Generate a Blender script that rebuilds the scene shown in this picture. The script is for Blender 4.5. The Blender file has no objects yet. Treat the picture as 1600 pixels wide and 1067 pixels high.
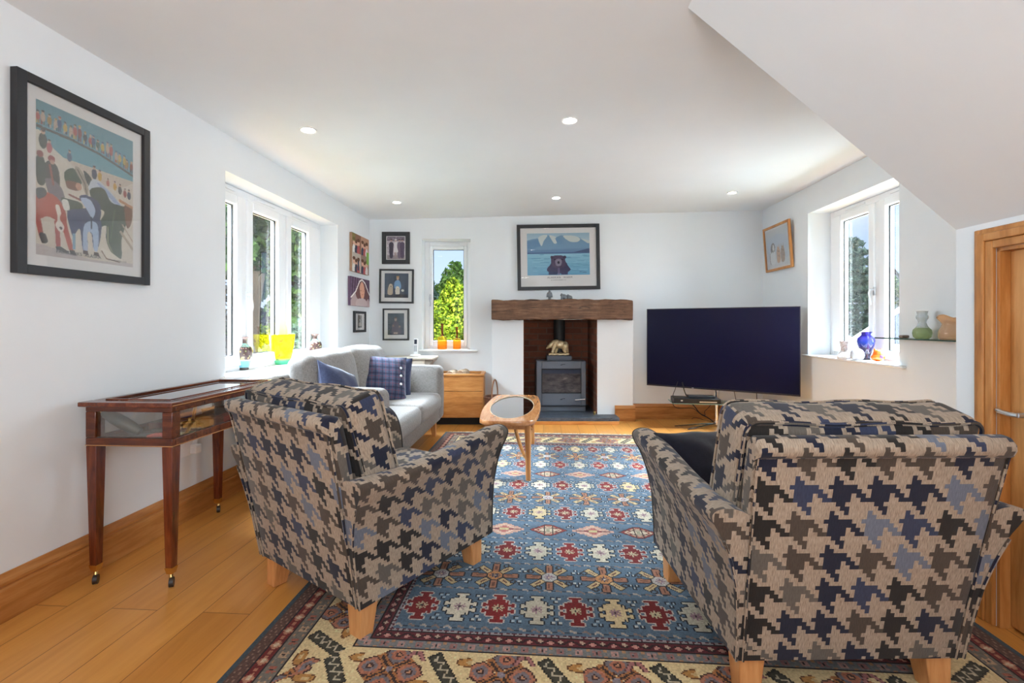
import bpy, bmesh, math, random
import numpy as np
from mathutils import Vector, Matrix, Euler

SC = bpy.context.scene
C = SC.collection
PI = math.pi
R = math.radians
random.seed(7)

# ------------------------------------------------------------------ camera
FPX, CX, CY, CAMZ = 730.0, 800.0, 506.0, 1.1
cam_d = bpy.data.cameras.new('camera')
cam = bpy.data.objects.new('camera', cam_d)
C.objects.link(cam)
cam.location = (0, 0, CAMZ)
cam.rotation_euler = (R(90), 0, 0)
cam_d.sensor_width = 36.0
cam_d.lens = 36.0 * FPX / 1600.0
cam_d.shift_y = -(533.5 - CY) / 1600.0
cam_d.clip_start = 0.05
cam_d.clip_end = 300
SC.camera = cam

# ------------------------------------------------------------------ exposure, world, sun, area lights
SC.view_settings.view_transform = 'Standard'
SC.view_settings.look = 'None'
SC.view_settings.exposure = 0.92
SC.view_settings.gamma = 1.0
SC.view_settings.use_curve_mapping = False
SC.cycles.use_denoising = True
SC.cycles.max_bounces = 10
SC.cycles.diffuse_bounces = 6
SC.cycles.transparent_max_bounces = 24
SC.cycles.sample_clamp_indirect = 6.0
SC.cycles.caustics_reflective = False
SC.cycles.caustics_refractive = False

world = bpy.data.worlds.new('sky')
SC.world = world
world.use_nodes = True
wn = world.node_tree
wn.nodes.clear()
wo = wn.nodes.new('ShaderNodeOutputWorld')
wb = wn.nodes.new('ShaderNodeBackground')
wb.inputs['Strength'].default_value = 0.72
tc = wn.nodes.new('ShaderNodeTexCoord')
sx = wn.nodes.new('ShaderNodeSeparateXYZ')
wn.links.new(tc.outputs['Generated'], sx.inputs[0])
rp = wn.nodes.new('ShaderNodeValToRGB')
rp.color_ramp.elements[0].position = 0.0
rp.color_ramp.elements[0].color = (0.60, 0.74, 1.0, 1)
rp.color_ramp.elements[1].position = 0.5
rp.color_ramp.elements[1].color = (0.30, 0.48, 0.92, 1)
wn.links.new(sx.outputs['Z'], rp.inputs[0])
cn = wn.nodes.new('ShaderNodeTexNoise')
cn.inputs['Scale'].default_value = 3.2
cn.inputs['Detail'].default_value = 7
wm = wn.nodes.new('ShaderNodeMapping')
wm.inputs['Scale'].default_value = (1, 1, 2.6)
wn.links.new(tc.outputs['Generated'], wm.inputs[0])
wn.links.new(wm.outputs[0], cn.inputs['Vector'])
cr = wn.nodes.new('ShaderNodeValToRGB')
cr.color_ramp.elements[0].position = 0.52
cr.color_ramp.elements[0].color = (0, 0, 0, 1)
cr.color_ramp.elements[1].position = 0.72
cr.color_ramp.elements[1].color = (1, 1, 1, 1)
wn.links.new(cn.outputs['Fac'], cr.inputs[0])
mx = wn.nodes.new('ShaderNodeMix')
mx.data_type = 'RGBA'
wn.links.new(cr.outputs[0], mx.inputs[0])
wn.links.new(rp.outputs[0], mx.inputs[6])
mx.inputs[7].default_value = (0.92, 0.94, 1.0, 1)
wn.links.new(mx.outputs[2], wb.inputs['Color'])
wn.links.new(wb.outputs[0], wo.inputs[0])

def sun(name, rot, e, col, ang):
    l = bpy.data.lights.new(name, 'SUN')
    l.energy, l.color, l.angle = e, col, R(ang)
    o = bpy.data.objects.new(name, l)
    C.objects.link(o)
    o.rotation_euler = rot
    return o
sun('sun', (R(48), 0, R(-22)), 1.5, (1, .95, .86), 3)

def area(name, loc, target, sx_, sy_, power, col, spread=180):
    l = bpy.data.lights.new(name, 'AREA')
    l.shape = 'RECTANGLE'
    l.size, l.size_y, l.energy, l.color = sx_, sy_, power, col
    l.spread = R(spread)
    o = bpy.data.objects.new(name, l)
    C.objects.link(o)
    o.location = loc
    d = Vector(target) - Vector(loc)
    o.rotation_euler = d.to_track_quat('-Z', 'Y').to_euler()
    return o
DAY = (.76, .885, 1.0)
area('skylight_left', (-4.1, 4.2, 1.55), (1.5, 4.2, 1.55), 2.6, 2.1, 205, DAY)
area('skylight_left_high', (-3.35, 3.6, 3.5), (-.6, 3.2, .3), 2.4, 1.6, 2000, DAY)
area('skylight_back', (-.75, 6.95, 3.3), (-.6, 4.6, .6), 1.2, 1.3, 500, DAY)
area('skylight_right', (4.15, 3.7, 1.75), (-1.0, 3.5, 1.7), 2.0, 2.0, 130, DAY)
area('skylight_right_high', (4.3, 4.0, 3.5), (1.6, 3.3, .3), 1.7, 1.6, 2500, DAY)
# fill lamp added behind the camera, outside assumed glazing in the rear wall
area('rear_fill', (-.3, -3.75, 1.25), (-.1, 2.0, 1.2), 3.2, 2.2, 12, (1, .96, .92))
# uplight added behind the camera to brighten the ceiling and near walls
area('ceiling_fill', (.1, -.9, 1.35), (.0, .2, 2.6),   .9, .9, 33, (.84, .925, 1.0))
def lamp_light(name, loc, power, col=(1, .92, .82), rad=.25):
    l = bpy.data.lights.new(name, 'AREA')
    l.shape = 'DISK'
    l.size, l.energy, l.color = rad, power, col
    o = bpy.data.objects.new(name, l)
    C.objects.link(o)
    o.location = loc
    return o

# ------------------------------------------------------------------ placing helpers
XL0, XLS = -2.0, .064          # left wall   X = XL0 + XLS*Y
XR0, XRS = 2.53, .07           # right wall
YB = 5.42                      # wall opposite the camera
YREAR = -3.2
AL, AR = math.atan(XLS), math.atan(XRS)
def wl(y): return XL0 + XLS * y
def wr(y): return XR0 + XRS * y
def ceilz(x): return 2.347 + .024 * x
def PX(px, py, d): return Vector(((px - CX) / FPX * d, d, CAMZ - (py - CY) / FPX * d))
def FL(px, py):
    d = FPX * CAMZ / (py - CY)
    return Vector(((px - CX) / FPX * d, d, 0))

# ------------------------------------------------------------------ object helpers
def thing(name, label, cat, loc=(0, 0, 0), rotz=0.0, group=None):
    o = bpy.data.objects.new(name, None)
    o.empty_display_size = .1
    C.objects.link(o)
    o.location = loc
    o.rotation_euler = (0, 0, rotz)
    o['label'] = label
    o['category'] = cat
    if group: o['group'] = group
    return o
def tag(o, label, cat, group=None, kind=None):
    o['label'] = label
    o['category'] = cat
    if group: o['group'] = group
    if kind: o['kind'] = kind
    return o
def struct(o):
    o['kind'] = 'structure'
    return o
def copy_tree(o, parent=None):
    c = o.copy()
    C.objects.link(c)
    if parent: c.parent = parent
    for ch in list(o.children): copy_tree(ch, c)
    return c

def catmull(pts, n=6, closed=False):
    P = [Vector(p) for p in pts]
    N = len(P)
    out = []
    rng = range(N) if closed else range(N - 1)
    for i in rng:
        p0 = P[(i - 1) % N] if closed or i > 0 else P[0]
        p1 = P[i]
        p2 = P[(i + 1) % N]
        p3 = P[(i + 2) % N] if closed or i + 2 < N else P[-1]
        for k in range(n):
            t = k / n
            out.append(.5 * ((2 * p1) + (-p0 + p2) * t + (2 * p0 - 5 * p1 + 4 * p2 - p3) * t * t + (-p0 + 3 * p1 - 3 * p2 + p3) * t ** 3))
    if not closed: out.append(P[-1].copy())
    return out

class MB:
    def __init__(s):
        s.v, s.f, s.uv, s.m = [], [], [], []
        s.cm = 0
        s.M = Matrix.Identity(4)
    def add(s, verts, faces, uvs=None):
        b = len(s.v)
        s.v += [tuple(s.M @ Vector(v)) for v in verts]
        for i, f in enumerate(faces):
            s.f.append([b + k for k in f])
            s.uv.append(uvs[i] if uvs else None)
            s.m.append(s.cm)
        return s
    def box(s, c, size, rot=None):
        x, y, z = [k / 2 for k in size]
        vs = [Vector((a * x, b * y, e * z)) for a in (-1, 1) for b in (-1, 1) for e in (-1, 1)]
        if rot: 
            m = Euler(rot).to_matrix()
            vs = [m @ v for v in vs]
        vs = [v + Vector(c) for v in vs]
        return s.add(vs, [(0, 1, 3, 2), (4, 6, 7, 5), (0, 4, 5, 1), (2, 3, 7, 6), (0, 2, 6, 4), (1, 5, 7, 3)])
    def bb(s, lo, hi):
        return s.box([(a + b) / 2 for a, b in zip(lo, hi)], [abs(b - a) for a, b in zip(lo, hi)])
    def frustum(s, c0, s0, c1, s1):
        vs = []
        for c, sz in ((c0, s0), (c1, s1)):
            for a, b in ((-1, -1), (1, -1), (1, 1), (-1, 1)):
                vs.append((c[0] + a * sz[0] / 2, c[1] + b * sz[1] / 2, c[2]))
        return s.add(vs, [(3, 2, 1, 0), (4, 5, 6, 7), (0, 1, 5, 4), (1, 2, 6, 5), (2, 3, 7, 6), (3, 0, 4, 7)])
    def lathe(s, prof, seg=32, c=(0, 0, 0), sx_=1.0, sy_=1.0, cap=True):
        n = len(prof)
        vs, fs = [], []
        for k in range(seg):
            a = 2 * PI * k / seg
            for r, z in prof:
                vs.append((c[0] + r * math.cos(a) * sx_, c[1] + r * math.sin(a) * sy_, c[2] + z))
        uv = []
        for k in range(seg):
            k2 = (k + 1) % seg
            for i in range(n - 1):
                fs.append((k * n + i, k2 * n + i, k2 * n + i + 1, k * n + i + 1))
                u0, u1 = k / seg, (k + 1) / seg
                uv.append([(u0, prof[i][1]), (u1, prof[i][1]), (u1, prof[i + 1][1]), (u0, prof[i + 1][1])])
        if cap and prof[0][0] > 1e-5:
            fs.append([k * n for k in range(seg)][::-1]); uv.append([(0, 0)] * seg)
        if cap and prof[-1][0] > 1e-5:
            fs.append([k * n + n - 1 for k in range(seg)]); uv.append([(0, 0)] * seg)
        return s.add(vs, fs, uv)
    def cyl(s, p0, p1, r0, r1=None, seg=16):
        return s.tube([p0, p1], [r0, r0 if r1 is None else r1], seg)
    def tube(s, pts, r, seg=10, closed=False, flat=1.0):
        P = [Vector(p) for p in pts]
        N = len(P)
        rr = r if isinstance(r, (list, tuple)) else [r] * N
        vs, fs = [], []
        prev = None
        for i, p in enumerate(P):
            if closed: t = P[(i + 1) % N] - P[i - 1]
            else: t = P[min(i + 1, N - 1)] - P[max(i - 1, 0)]
            if t.length < 1e-9: t = Vector((0, 0, 1))
            t.normalize()
            if prev is None:
                ref = Vector((0, 0, 1)) if abs(t.z) < .9 else Vector((1, 0, 0))
                nrm = (ref - t * ref.dot(t)).normalized()
            else:
                nrm = prev - t * prev.dot(t)
                if nrm.length < 1e-6: nrm = Vector((1, 0, 0))
                nrm.normalize()
            prev = nrm
            b = t.cross(nrm)
            for k in range(seg):
                a = 2 * PI * k / seg
                vs.append(p + nrm * (math.cos(a) * rr[i] * flat) + b * (math.sin(a) * rr[i]))
        rng = N if closed else N - 1
        for i in range(rng):
            j = (i + 1) % N
            for k in range(seg):
                k2 = (k + 1) % seg
                fs.append((i * seg + k, i * seg + k2, j * seg + k2, j * seg + k))
        if not closed:
            fs.append(list(range(seg))[::-1])
            fs.append([(N - 1) * seg + k for k in range(seg)])
        return s.add(vs, fs)
    def loft(s, secs, closed=True, caps=True, uv=None):
        """secs: list of equal length point rings; uv(i,k)->(u,v) optional"""
        n = len(secs[0])
        vs = [p for sec in secs for p in sec]
        fs, us = [], []
        kk = n if closed else n - 1
        for i in range(len(secs) - 1):
            for k in range(kk):
                k2 = (k + 1) % n
                fs.append((i * n + k, i * n + k2, (i + 1) * n + k2, (i + 1) * n + k))
                us.append([uv(i, k), uv(i, k + 1), uv(i + 1, k + 1), uv(i + 1, k)] if uv else None)
        if caps:
            fs.append(list(range(n))[::-1]); us.append(None)
            fs.append([(len(secs) - 1) * n + k for k in range(n)]); us.append(None)
        return s.add(vs, fs, us)
    def prism(s, poly, axis, a, b):
        """extrude a 2D outline between a and b along axis (0 x,1 y,2 z)"""
        def p3(p, t):
            q = [p[0], p[1]]
            q.insert(axis, t)
            return tuple(q)
        n = len(poly)
        vs = [p3(p, a) for p in poly] + [p3(p, b) for p in poly]
        fs = [list(range(n)), [n + k for k in range(n)][::-1]]
        for k in range(n):
            k2 = (k + 1) % n
            fs.append((k2, k, n + k, n + k2))
        return s.add(vs, fs)
    def rbox(s, c, size, r, n=6, puff=(0, 0, 0), fn=None):
        """rounded, optionally puffed cushion block"""
        hx, hy, hz = [k / 2 for k in size]
        hs = (hx, hy, hz)
        ver, fac, idx = [], [], {}
        def key(p): return (round(p[0], 5), round(p[1], 5), round(p[2], 5))
        def put(p):
            k = key(p)
            if k not in idx:
                idx[k] = len(ver)
                ver.append(p)
            return idx[k]
        def steps(h):
            inner = max(h - r, 0)
            a = [-h, -h + r * .3, -h + r * .65] if inner > 0 else [-h]
            mid = [-inner + 2 * inner * k / n for k in range(n + 1)] if inner > 1e-6 else [0]
            return a + mid + [-q for q in a[::-1]]
        ax = [steps(h) for h in hs]
        for d in range(3):
            e, g = (d + 1) % 3, (d + 2) % 3
            for sgn in (-1, 1):
                for i in range(len(ax[e]) - 1):
                    for j in range(len(ax[g]) - 1):
                        q = []
                        for a_, b_ in ((i, j), (i + 1, j), (i + 1, j + 1), (i, j + 1)):
                            p = [0, 0, 0]
                            p[d], p[e], p[g] = sgn * hs[d], ax[e][a_], ax[g][b_]
                            q.append(put(tuple(p)))
                        fac.append(q if sgn > 0 else q[::-1])
        out = []
        for p in ver:
            cc = Vector([max(-(h - r), min(h - r, t)) for h, t in zip(hs, p)])
            d = Vector(p) - cc
            if d.length > 1e-9: d = d.normalized() * r
            q = cc + d
            nx, ny, nz = [t / h for t, h in zip(p, hs)]
            q.x += puff[0] * nx * max(0, 1 - ny * ny) * max(0, 1 - nz * nz)
            q.y += puff[1] * ny * max(0, 1 - nx * nx) * max(0, 1 - nz * nz)
            q.z += puff[2] * nz * max(0, 1 - ny * ny) * max(0, 1 - nx * nx)
            if fn: q = fn(q)
            out.append(q + Vector(c))
        return s.add(out, fac)
    def pillow(s, w, h, t, n=16, pinch=.06):
        """square scatter cushion in the local XZ plane, thickness along Y"""
        vs, fs, us = [], [], []
        for side in (-1, 1):
            b = len(vs)
            for i in range(n + 1):
                for j in range(n + 1):
                    u, v = -1 + 2 * i / n, -1 + 2 * j / n
                    k = (max(0, 1 - abs(u) ** 2.6) * max(0, 1 - abs(v) ** 2.6)) ** .55
                    x = u * w / 2 * (1 - pinch * (1 - abs(v) ** 2) * abs(u) ** 3)
                    z = v * h / 2 * (1 - pinch * (1 - abs(u) ** 2) * abs(v) ** 3)
                    wr_ = .006 * math.sin(7 * u + 3 * v) * math.sin(5 * v) * k
                    vs.append((x, side * (t / 2 * k + .002) + wr_, z))
            for i in range(n):
                for j in range(n):
                    q = [b + i * (n + 1) + j, b + (i + 1) * (n + 1) + j, b + (i + 1) * (n + 1) + j + 1, b + i * (n + 1) + j + 1]
                    uvq = [((i + a) / n * w, (j + c_) / n * h) for a, c_ in ((0, 0), (1, 0), (1, 1), (0, 1))]
                    fs.append(q if side < 0 else q[::-1])
                    us.append(uvq if side < 0 else uvq[::-1])
        m = (n + 1) ** 2
        ring = [i * (n + 1) for i in range(n + 1)] + [n * (n + 1) + j for j in range(1, n + 1)] + [i * (n + 1) + n for i in range(n - 1, -1, -1)] + [j for j in range(n - 1, 0, -1)]
        L = len(ring)
        for k in range(L):
            a, b = ring[k], ring[(k + 1) % L]
            fs.append((b, a, a + m, b + m)); us.append(None)
        return s.add(vs, fs, us)
    def build(s, name, mats, parent=None, loc=None, rot=None, smooth=35, bevel=0, seg=2, subsurf=0, recalc=True):
        me = bpy.data.meshes.new(name)
        me.from_pydata(s.v, [], s.f)
        mats = mats if isinstance(mats, (list, tuple)) else [mats]
        for m in mats: me.materials.append(m)
        if len(mats) > 1: me.polygons.foreach_set('material_index', s.m)
        if recalc:
            bm = bmesh.new(); bm.from_mesh(me)
            lay = bm.faces.layers.int.new('src')
            for i, f in enumerate(bm.faces): f[lay] = i
            bmesh.ops.recalc_face_normals(bm, faces=bm.faces)
            bm.to_mesh(me); bm.free()
            a = me.attributes.get('src')
            if a: me.attributes.remove(a)
        uvl = me.uv_layers.new(name='UVMap')
        co = me.vertices
        for i, p in enumerate(me.polygons):
            u = s.uv[i]
            lut = dict(zip(s.f[i], u)) if u else None
            nx, ny, nz = [abs(t) for t in p.normal]
            for li in p.loop_indices:
                vi = me.loops[li].vertex_index
                if lut: uvl.data[li].uv = lut[vi]
                else:
                    q = co[vi].co
                    if nz >= nx and nz >= ny: uvl.data[li].uv = (q.x, q.y)
                    elif ny >= nx: uvl.data[li].uv = (q.x, q.z)
                    else: uvl.data[li].uv = (q.y, q.z)
        if smooth:
            me.polygons.foreach_set('use_smooth', [True] * len(me.polygons))
            me.set_sharp_from_angle(angle=R(smooth))
        o = bpy.data.objects.new(name, me)
        C.objects.link(o)
        if parent: o.parent = parent
        if loc is not None: o.location = loc
        if rot is not None: o.rotation_euler = rot
        if bevel:
            b = o.modifiers.new('bevel', 'BEVEL')
            b.width, b.segments, b.limit_method, b.angle_limit = bevel, seg, 'ANGLE', R(40)
            b.harden_normals = False
        if subsurf:
            b = o.modifiers.new('subsurf', 'SUBSURF')
            b.levels = b.render_levels = subsurf
        return o

def blob(name, parts, mat, parent=None, voxel=.006, smooth_it=6, loc=None, rot=None):
    """one continuous body grown from overlapping ellipsoids ('e',c,r[,rot]) and tapered limbs ('l',p0,p1,r0,r1)"""
    bm = bmesh.new()
    for p in parts:
        if p[0] == 'e':
            m = Matrix.Translation(p[1])
            if len(p) > 3: m = m @ Euler(p[3]).to_matrix().to_4x4()
            m = m @ Matrix.Diagonal((*p[2], 1))
            bmesh.ops.create_uvsphere(bm, u_segments=16, v_segments=10, radius=1, matrix=m)
        else:
            a, b = Vector(p[1]), Vector(p[2])
            n = 6
            for k in range(n + 1):
                t = k / n
                bmesh.ops.create_uvsphere(bm, u_segments=12, v_segments=8, radius=p[3] * (1 - t) + p[4] * t, matrix=Matrix.Translation(a.lerp(b, t)))
    me = bpy.data.meshes.new(name)
    bm.to_mesh(me); bm.free()
    o = bpy.data.objects.new(name, me)
    C.objects.link(o)
    r = o.modifiers.new('r', 'REMESH'); r.mode = 'VOXEL'; r.voxel_size = voxel
    sm = o.modifiers.new('s', 'SMOOTH'); sm.iterations = smooth_it; sm.factor = .5
    bpy.context.view_layer.update()
    dg = bpy.context.evaluated_depsgraph_get()
    me2 = bpy.data.meshes.new_from_object(o.evaluated_get(dg))
    o.modifiers.clear()
    o.data = me2
    me2.name = name
    me2.materials.clear()
    me2.materials.append(mat)
    me2.polygons.foreach_set('use_smooth', [True] * len(me2.polygons))
    bpy.data.meshes.remove(me)
    if parent: o.parent = parent
    if loc is not None: o.location = loc
    if rot is not None: o.rotation_euler = rot
    return o
# ------------------------------------------------------------------ materials
def lin(c): return c / 12.92 if c <= .04045 else ((c + .055) / 1.055) ** 2.4
def S(r, g, b): return (lin(r / 255), lin(g / 255), lin(b / 255), 1)
class NT:
    def __init__(s, name):
        s.mat = bpy.data.materials.new(name)
        s.mat.use_nodes = True
        s.nt = s.mat.node_tree
        s.nt.nodes.clear()
        s.out = s.nt.nodes.new('ShaderNodeOutputMaterial')
    def n(s, t, **kw):
        nd = s.nt.nodes.new(t)
        for k, v in kw.items(): setattr(nd, k, v)
        return nd
    def l(s, a, b): s.nt.links.new(a, b)
    def m(s, op, a, b=None, c=None):
        nd = s.n('ShaderNodeMath', operation=op)
        for i, x in enumerate((a, b, c)):
            if x is None: continue
            if isinstance(x, (int, float)): nd.inputs[i].default_value = x
            else: s.l(x, nd.inputs[i])
        return nd.outputs[0]
    def mix(s, f, a, b, blend='MIX'):
        nd = s.n('ShaderNodeMix', data_type='RGBA', blend_type=blend)
        for i, x in ((0, f), (6, a), (7, b)):
            if isinstance(x, (int, float)): nd.inputs[i].default_value = x
            elif isinstance(x, tuple): nd.inputs[i].default_value = x
            else: s.l(x, nd.inputs[i])
        return nd.outputs[2]
    def ramp(s, f, stops, interp='LINEAR'):
        nd = s.n('ShaderNodeValToRGB')
        cr_ = nd.color_ramp
        cr_.interpolation = interp
        while len(cr_.elements) < len(stops): cr_.elements.new(.5)
        for e, (p, c) in zip(cr_.elements, stops):
            e.position = p
            e.color = c if len(c) == 4 else (*c, 1)
        s.l(f, nd.inputs[0])
        return nd.outputs[0]
    def coord(s, kind='Object', scale=(1, 1, 1), rot=(0, 0, 0), loc=(0, 0, 0)):
        t = s.n('ShaderNodeTexCoord')
        mp = s.n('ShaderNodeMapping')
        mp.inputs['Scale'].default_value = scale
        mp.inputs['Rotation'].default_value = rot
        mp.inputs['Location'].default_value = loc
        s.l(t.outputs[kind], mp.inputs[0])
        return mp.outputs[0]
    def noise(s, vec, scale, detail=3, rough=.5, dist=0):
        nd = s.n('ShaderNodeTexNoise')
        nd.inputs['Scale'].default_value = scale
        nd.inputs['Detail'].default_value = detail
        nd.inputs['Roughness'].default_value = rough
        nd.inputs['Distortion'].default_value = dist
        if vec is not None: s.l(vec, nd.inputs['Vector'])
        return nd.outputs['Fac']
    def bump(s, h, strength=.2, dist=.01):
        nd = s.n('ShaderNodeBump')
        nd.inputs['Strength'].default_value = strength
        nd.inputs['Distance'].default_value = dist
        s.l(h, nd.inputs['Height'])
        return nd.outputs[0]
    def pbr(s, col, rough=.5, metal=0, normal=None, spec=.5, trans=0, ior=1.45, coat=0, sheen=0, emit=None, es=0, alpha=None, subs=0):
        p = s.n('ShaderNodeBsdfPrincipled')
        if isinstance(col, tuple): p.inputs['Base Color'].default_value = col
        else: s.l(col, p.inputs['Base Color'])
        if isinstance(rough, (int, float)): p.inputs['Roughness'].default_value = rough
        else: s.l(rough, p.inputs['Roughness'])
        p.inputs['Metallic'].default_value = metal
        p.inputs['Specular IOR Level'].default_value = spec
        p.inputs['Transmission Weight'].default_value = trans
        p.inputs['IOR'].default_value = ior
        p.inputs['Coat Weight'].default_value = coat
        p.inputs['Sheen Weight'].default_value = sheen
        if emit: 
            p.inputs['Emission Color'].default_value = emit
            p.inputs['Emission Strength'].default_value = es
        if normal is not None: s.l(normal, p.inputs['Normal'])
        s.l(p.outputs[0], s.out.inputs[0])
        return s.mat

MATS = {}
def flat(name, col, rough=.5, metal=0, **kw):
    if name not in MATS: MATS[name] = NT(name).pbr(col, rough, metal, **kw)
    return MATS[name]

def m_plaster(name, col):
    t = NT(name)
    v = t.coord('Object')
    h = t.noise(v, 3.0, 4, .6)
    h2 = t.noise(v, 160, 2, .6)
    c = t.mix(t.ramp(h, [(.3, (0, 0, 0)), (.7, (1, 1, 1))]), tuple([k * .975 for k in col[:3]] + [1]), col)
    hh = t.m('ADD', t.m('MULTIPLY', h, .6), t.m('MULTIPLY', h2, .06))
    return t.pbr(c, .75, normal=t.bump(hh, .12, .01), spec=.25)
M_WALL = m_plaster('white_wall_paint', (.775, .80, .815, 1))
M_CEIL = m_plaster('ceiling_paint', (.785, .81, .825, 1))
M_UPVC = flat('white_window_plastic', (.86, .87, .88, 1), .3)
M_SILL = flat('white_gloss_sill', (.84, .84, .84, 1), .25)

def m_wood(name, dark, mid, light, axis='X', scale=1.0, rough=.4, coat=0, knots=False, coord='Object'):
    t = NT(name)
    st = {'X': (.12, 1, 1), 'Y': (1, .12, 1), 'Z': (1, 1, .12)}[axis]
    v = t.coord(coord, tuple(k * scale for k in st))
    n1 = t.noise(v, 22, 5, .6, .6)
    n2 = t.noise(v, 90, 3, .6, .2)
    n3 = t.noise(t.coord(coord, (scale, scale, scale)), 1.6, 2)
    f = t.m('ADD', t.m('MULTIPLY', n1, .7), t.m('ADD', t.m('MULTIPLY', n2, .25), t.m('MULTIPLY', n3, .25)))
    c = t.ramp(f, [(.40, dark), (.58, mid), (.75, light)])
    return t.pbr(c, rough, normal=t.bump(n1, .06, .004), coat=coat)
M_OAK = m_wood('honey_oak', S(150, 92, 40), S(186, 122, 60), S(206, 146, 84), 'Y', 1)
M_OAKX = m_wood('honey_oak_crosswise', S(150, 92, 40), S(186, 122, 60), S(206, 146, 84), 'X', 1)
M_OAKZ = m_wood('honey_oak_upright', S(150, 92, 42), S(184, 122, 62), S(204, 146, 86), 'Z', 1)
M_SKIRT = m_wood('oak_skirting', S(140, 86, 38), S(172, 112, 56), S(192, 134, 76), 'Y', 1)
M_SKIRTX = m_wood('oak_skirting_crosswise', S(140, 86, 38), S(172, 112, 56), S(192, 134, 76), 'X', 1)
M_LEG = m_wood('beech_leg', S(176, 116, 66), S(200, 140, 86), S(212, 156, 102), 'Z', 1.4, .35)
M_TABLE = m_wood('teak_table', S(150, 92, 50), S(186, 126, 78), S(206, 150, 102), 'Y', 1.2, .22, .3)
M_TABLEZ = m_wood('teak_table_leg', S(140, 90, 48), S(176, 118, 66), S(196, 140, 88), 'Z', 1.2, .3)
M_MAHO = m_wood('mahogany', S(58, 22, 10), S(96, 42, 20), S(124, 62, 32), 'Y', 1.5, .25, .3)
M_MAHOZ = m_wood('mahogany_upright', S(58, 22, 10), S(98, 42, 20), S(124, 60, 30), 'Z', 1.5, .25, .3)
M_MAHOX = m_wood('mahogany_crosswise', S(52, 20, 10), S(86, 38, 19), S(112, 56, 28), 'X', 1.5, .25, .3)
M_DOOR = m_wood('oak_door', S(158, 104, 52), S(190, 134, 76), S(206, 152, 94), 'Z', .8, .4)
M_INLAY = flat('boxwood_inlay', S(190, 140, 84), .4)

def m_beam():
    t = NT('aged_oak_beam')
    v = t.coord('Object', (.1, 1, 1))
    n1 = t.noise(v, 26, 8, .72, 1.2)
    n2 = t.noise(t.coord('Object'), 7, 5, .6)
    f = t.m('ADD', t.m('MULTIPLY', n1, .75), t.m('MULTIPLY', n2, .35))
    ck = t.noise(t.coord('Object', (.05, 1, 1)), 34, 4, .6, .6)
    c = t.ramp(f, [(.36, S(48, 30, 20)), (.48, S(96, 64, 44)), (.6, S(132, 94, 68)), (.78, S(168, 132, 104))])
    c = t.mix(t.ramp(ck, [(.60, (0, 0, 0)), (.68, (.85, .85, .85))]), t.mix(.3, c, S(74, 60, 50)), S(36, 24, 18))
    return t.pbr(c, .75, normal=t.bump(t.m('SUBTRACT', n1, ck), .7, .012))
M_BEAM = m_beam()

def m_floor():
    t = NT('oak_floorboards')
    tc_ = t.n('ShaderNodeTexCoord')
    sp = t.n('ShaderNodeSeparateXYZ'); t.l(tc_.outputs['Object'], sp.inputs[0])
    cb = t.n('ShaderNodeCombineXYZ'); t.l(sp.outputs[1], cb.inputs[0]); t.l(sp.outputs[0], cb.inputs[1])
    b = t.n('ShaderNodeTexBrick')
    b.offset, b.offset_frequency = .37, 2
    for k, val in (('Scale', 1), ('Mortar Size', .0016), ('Mortar Smooth', .1), ('Bias', 0), ('Brick Width', 1.7), ('Row Height', .185)):
        b.inputs[k].default_value = val
    b.inputs['Color1'].default_value = (0, 0, 0, 1)
    b.inputs['Color2'].default_value = (1, 1, 1, 1)
    t.l(cb.outputs[0], b.inputs['Vector'])
    # grain shifted per board
    off = t.n('ShaderNodeVectorMath', operation='ADD')
    sc = t.n('ShaderNodeVectorMath', operation='SCALE'); sc.inputs['Scale'].default_value = 7
    t.l(b.outputs['Color'], sc.inputs[0]); t.l(sc.outputs[0], off.inputs[1])
    mp = t.n('ShaderNodeMapping'); mp.inputs['Scale'].default_value = (1, .09, 1)
    t.l(tc_.outputs['Object'], mp.inputs[0]); t.l(mp.outputs[0], off.inputs[0])
    g = t.noise(off.outputs[0], 18, 6, .62, 1.0)
    g2 = t.noise(off.outputs[0], 4.5, 3, .5, 2.0)
    f = t.m('ADD', t.m('MULTIPLY', g, .55), t.m('MULTIPLY', g2, .22))
    c = t.ramp(f, [(.24, S(192, 130, 60)), (.39, S(206, 144, 72)), (.56, S(217, 157, 84))])
    tint = t.ramp(b.outputs['Color'], [(0, S(236, 226, 214)), (.5, S(250, 246, 240)), (1, S(255, 255, 252))])
    c = t.mix(1.0, c, tint, 'MULTIPLY')
    # knots
    vo = t.n('ShaderNodeTexVoronoi'); vo.inputs['Scale'].default_value = 1.9
    kv = t.coord('Object', (1.6, .8, 1)); t.l(kv, vo.inputs['Vector'])
    kd = t.m('ADD', vo.outputs['Distance'], t.m('MULTIPLY', t.m('SUBTRACT', t.noise(kv, 9, 4), .5), .12))
    kf = t.ramp(kd, [(.01, (1, 1, 1)), (.055, (0, 0, 0))])
    c = t.mix(t.m('MULTIPLY', kf, .5), c, S(120, 72, 36))
    c = t.mix(t.m('MULTIPLY', b.outputs['Fac'], .75), c, S(74, 40, 16))
    rg = t.m('ADD', t.m('MULTIPLY', g, .04), .27)
    return t.pbr(c, rg, normal=t.bump(t.m('SUBTRACT', t.m('MULTIPLY', g, .02), b.outputs['Fac']), .05, .002))
M_FLOOR = m_floor()

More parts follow.
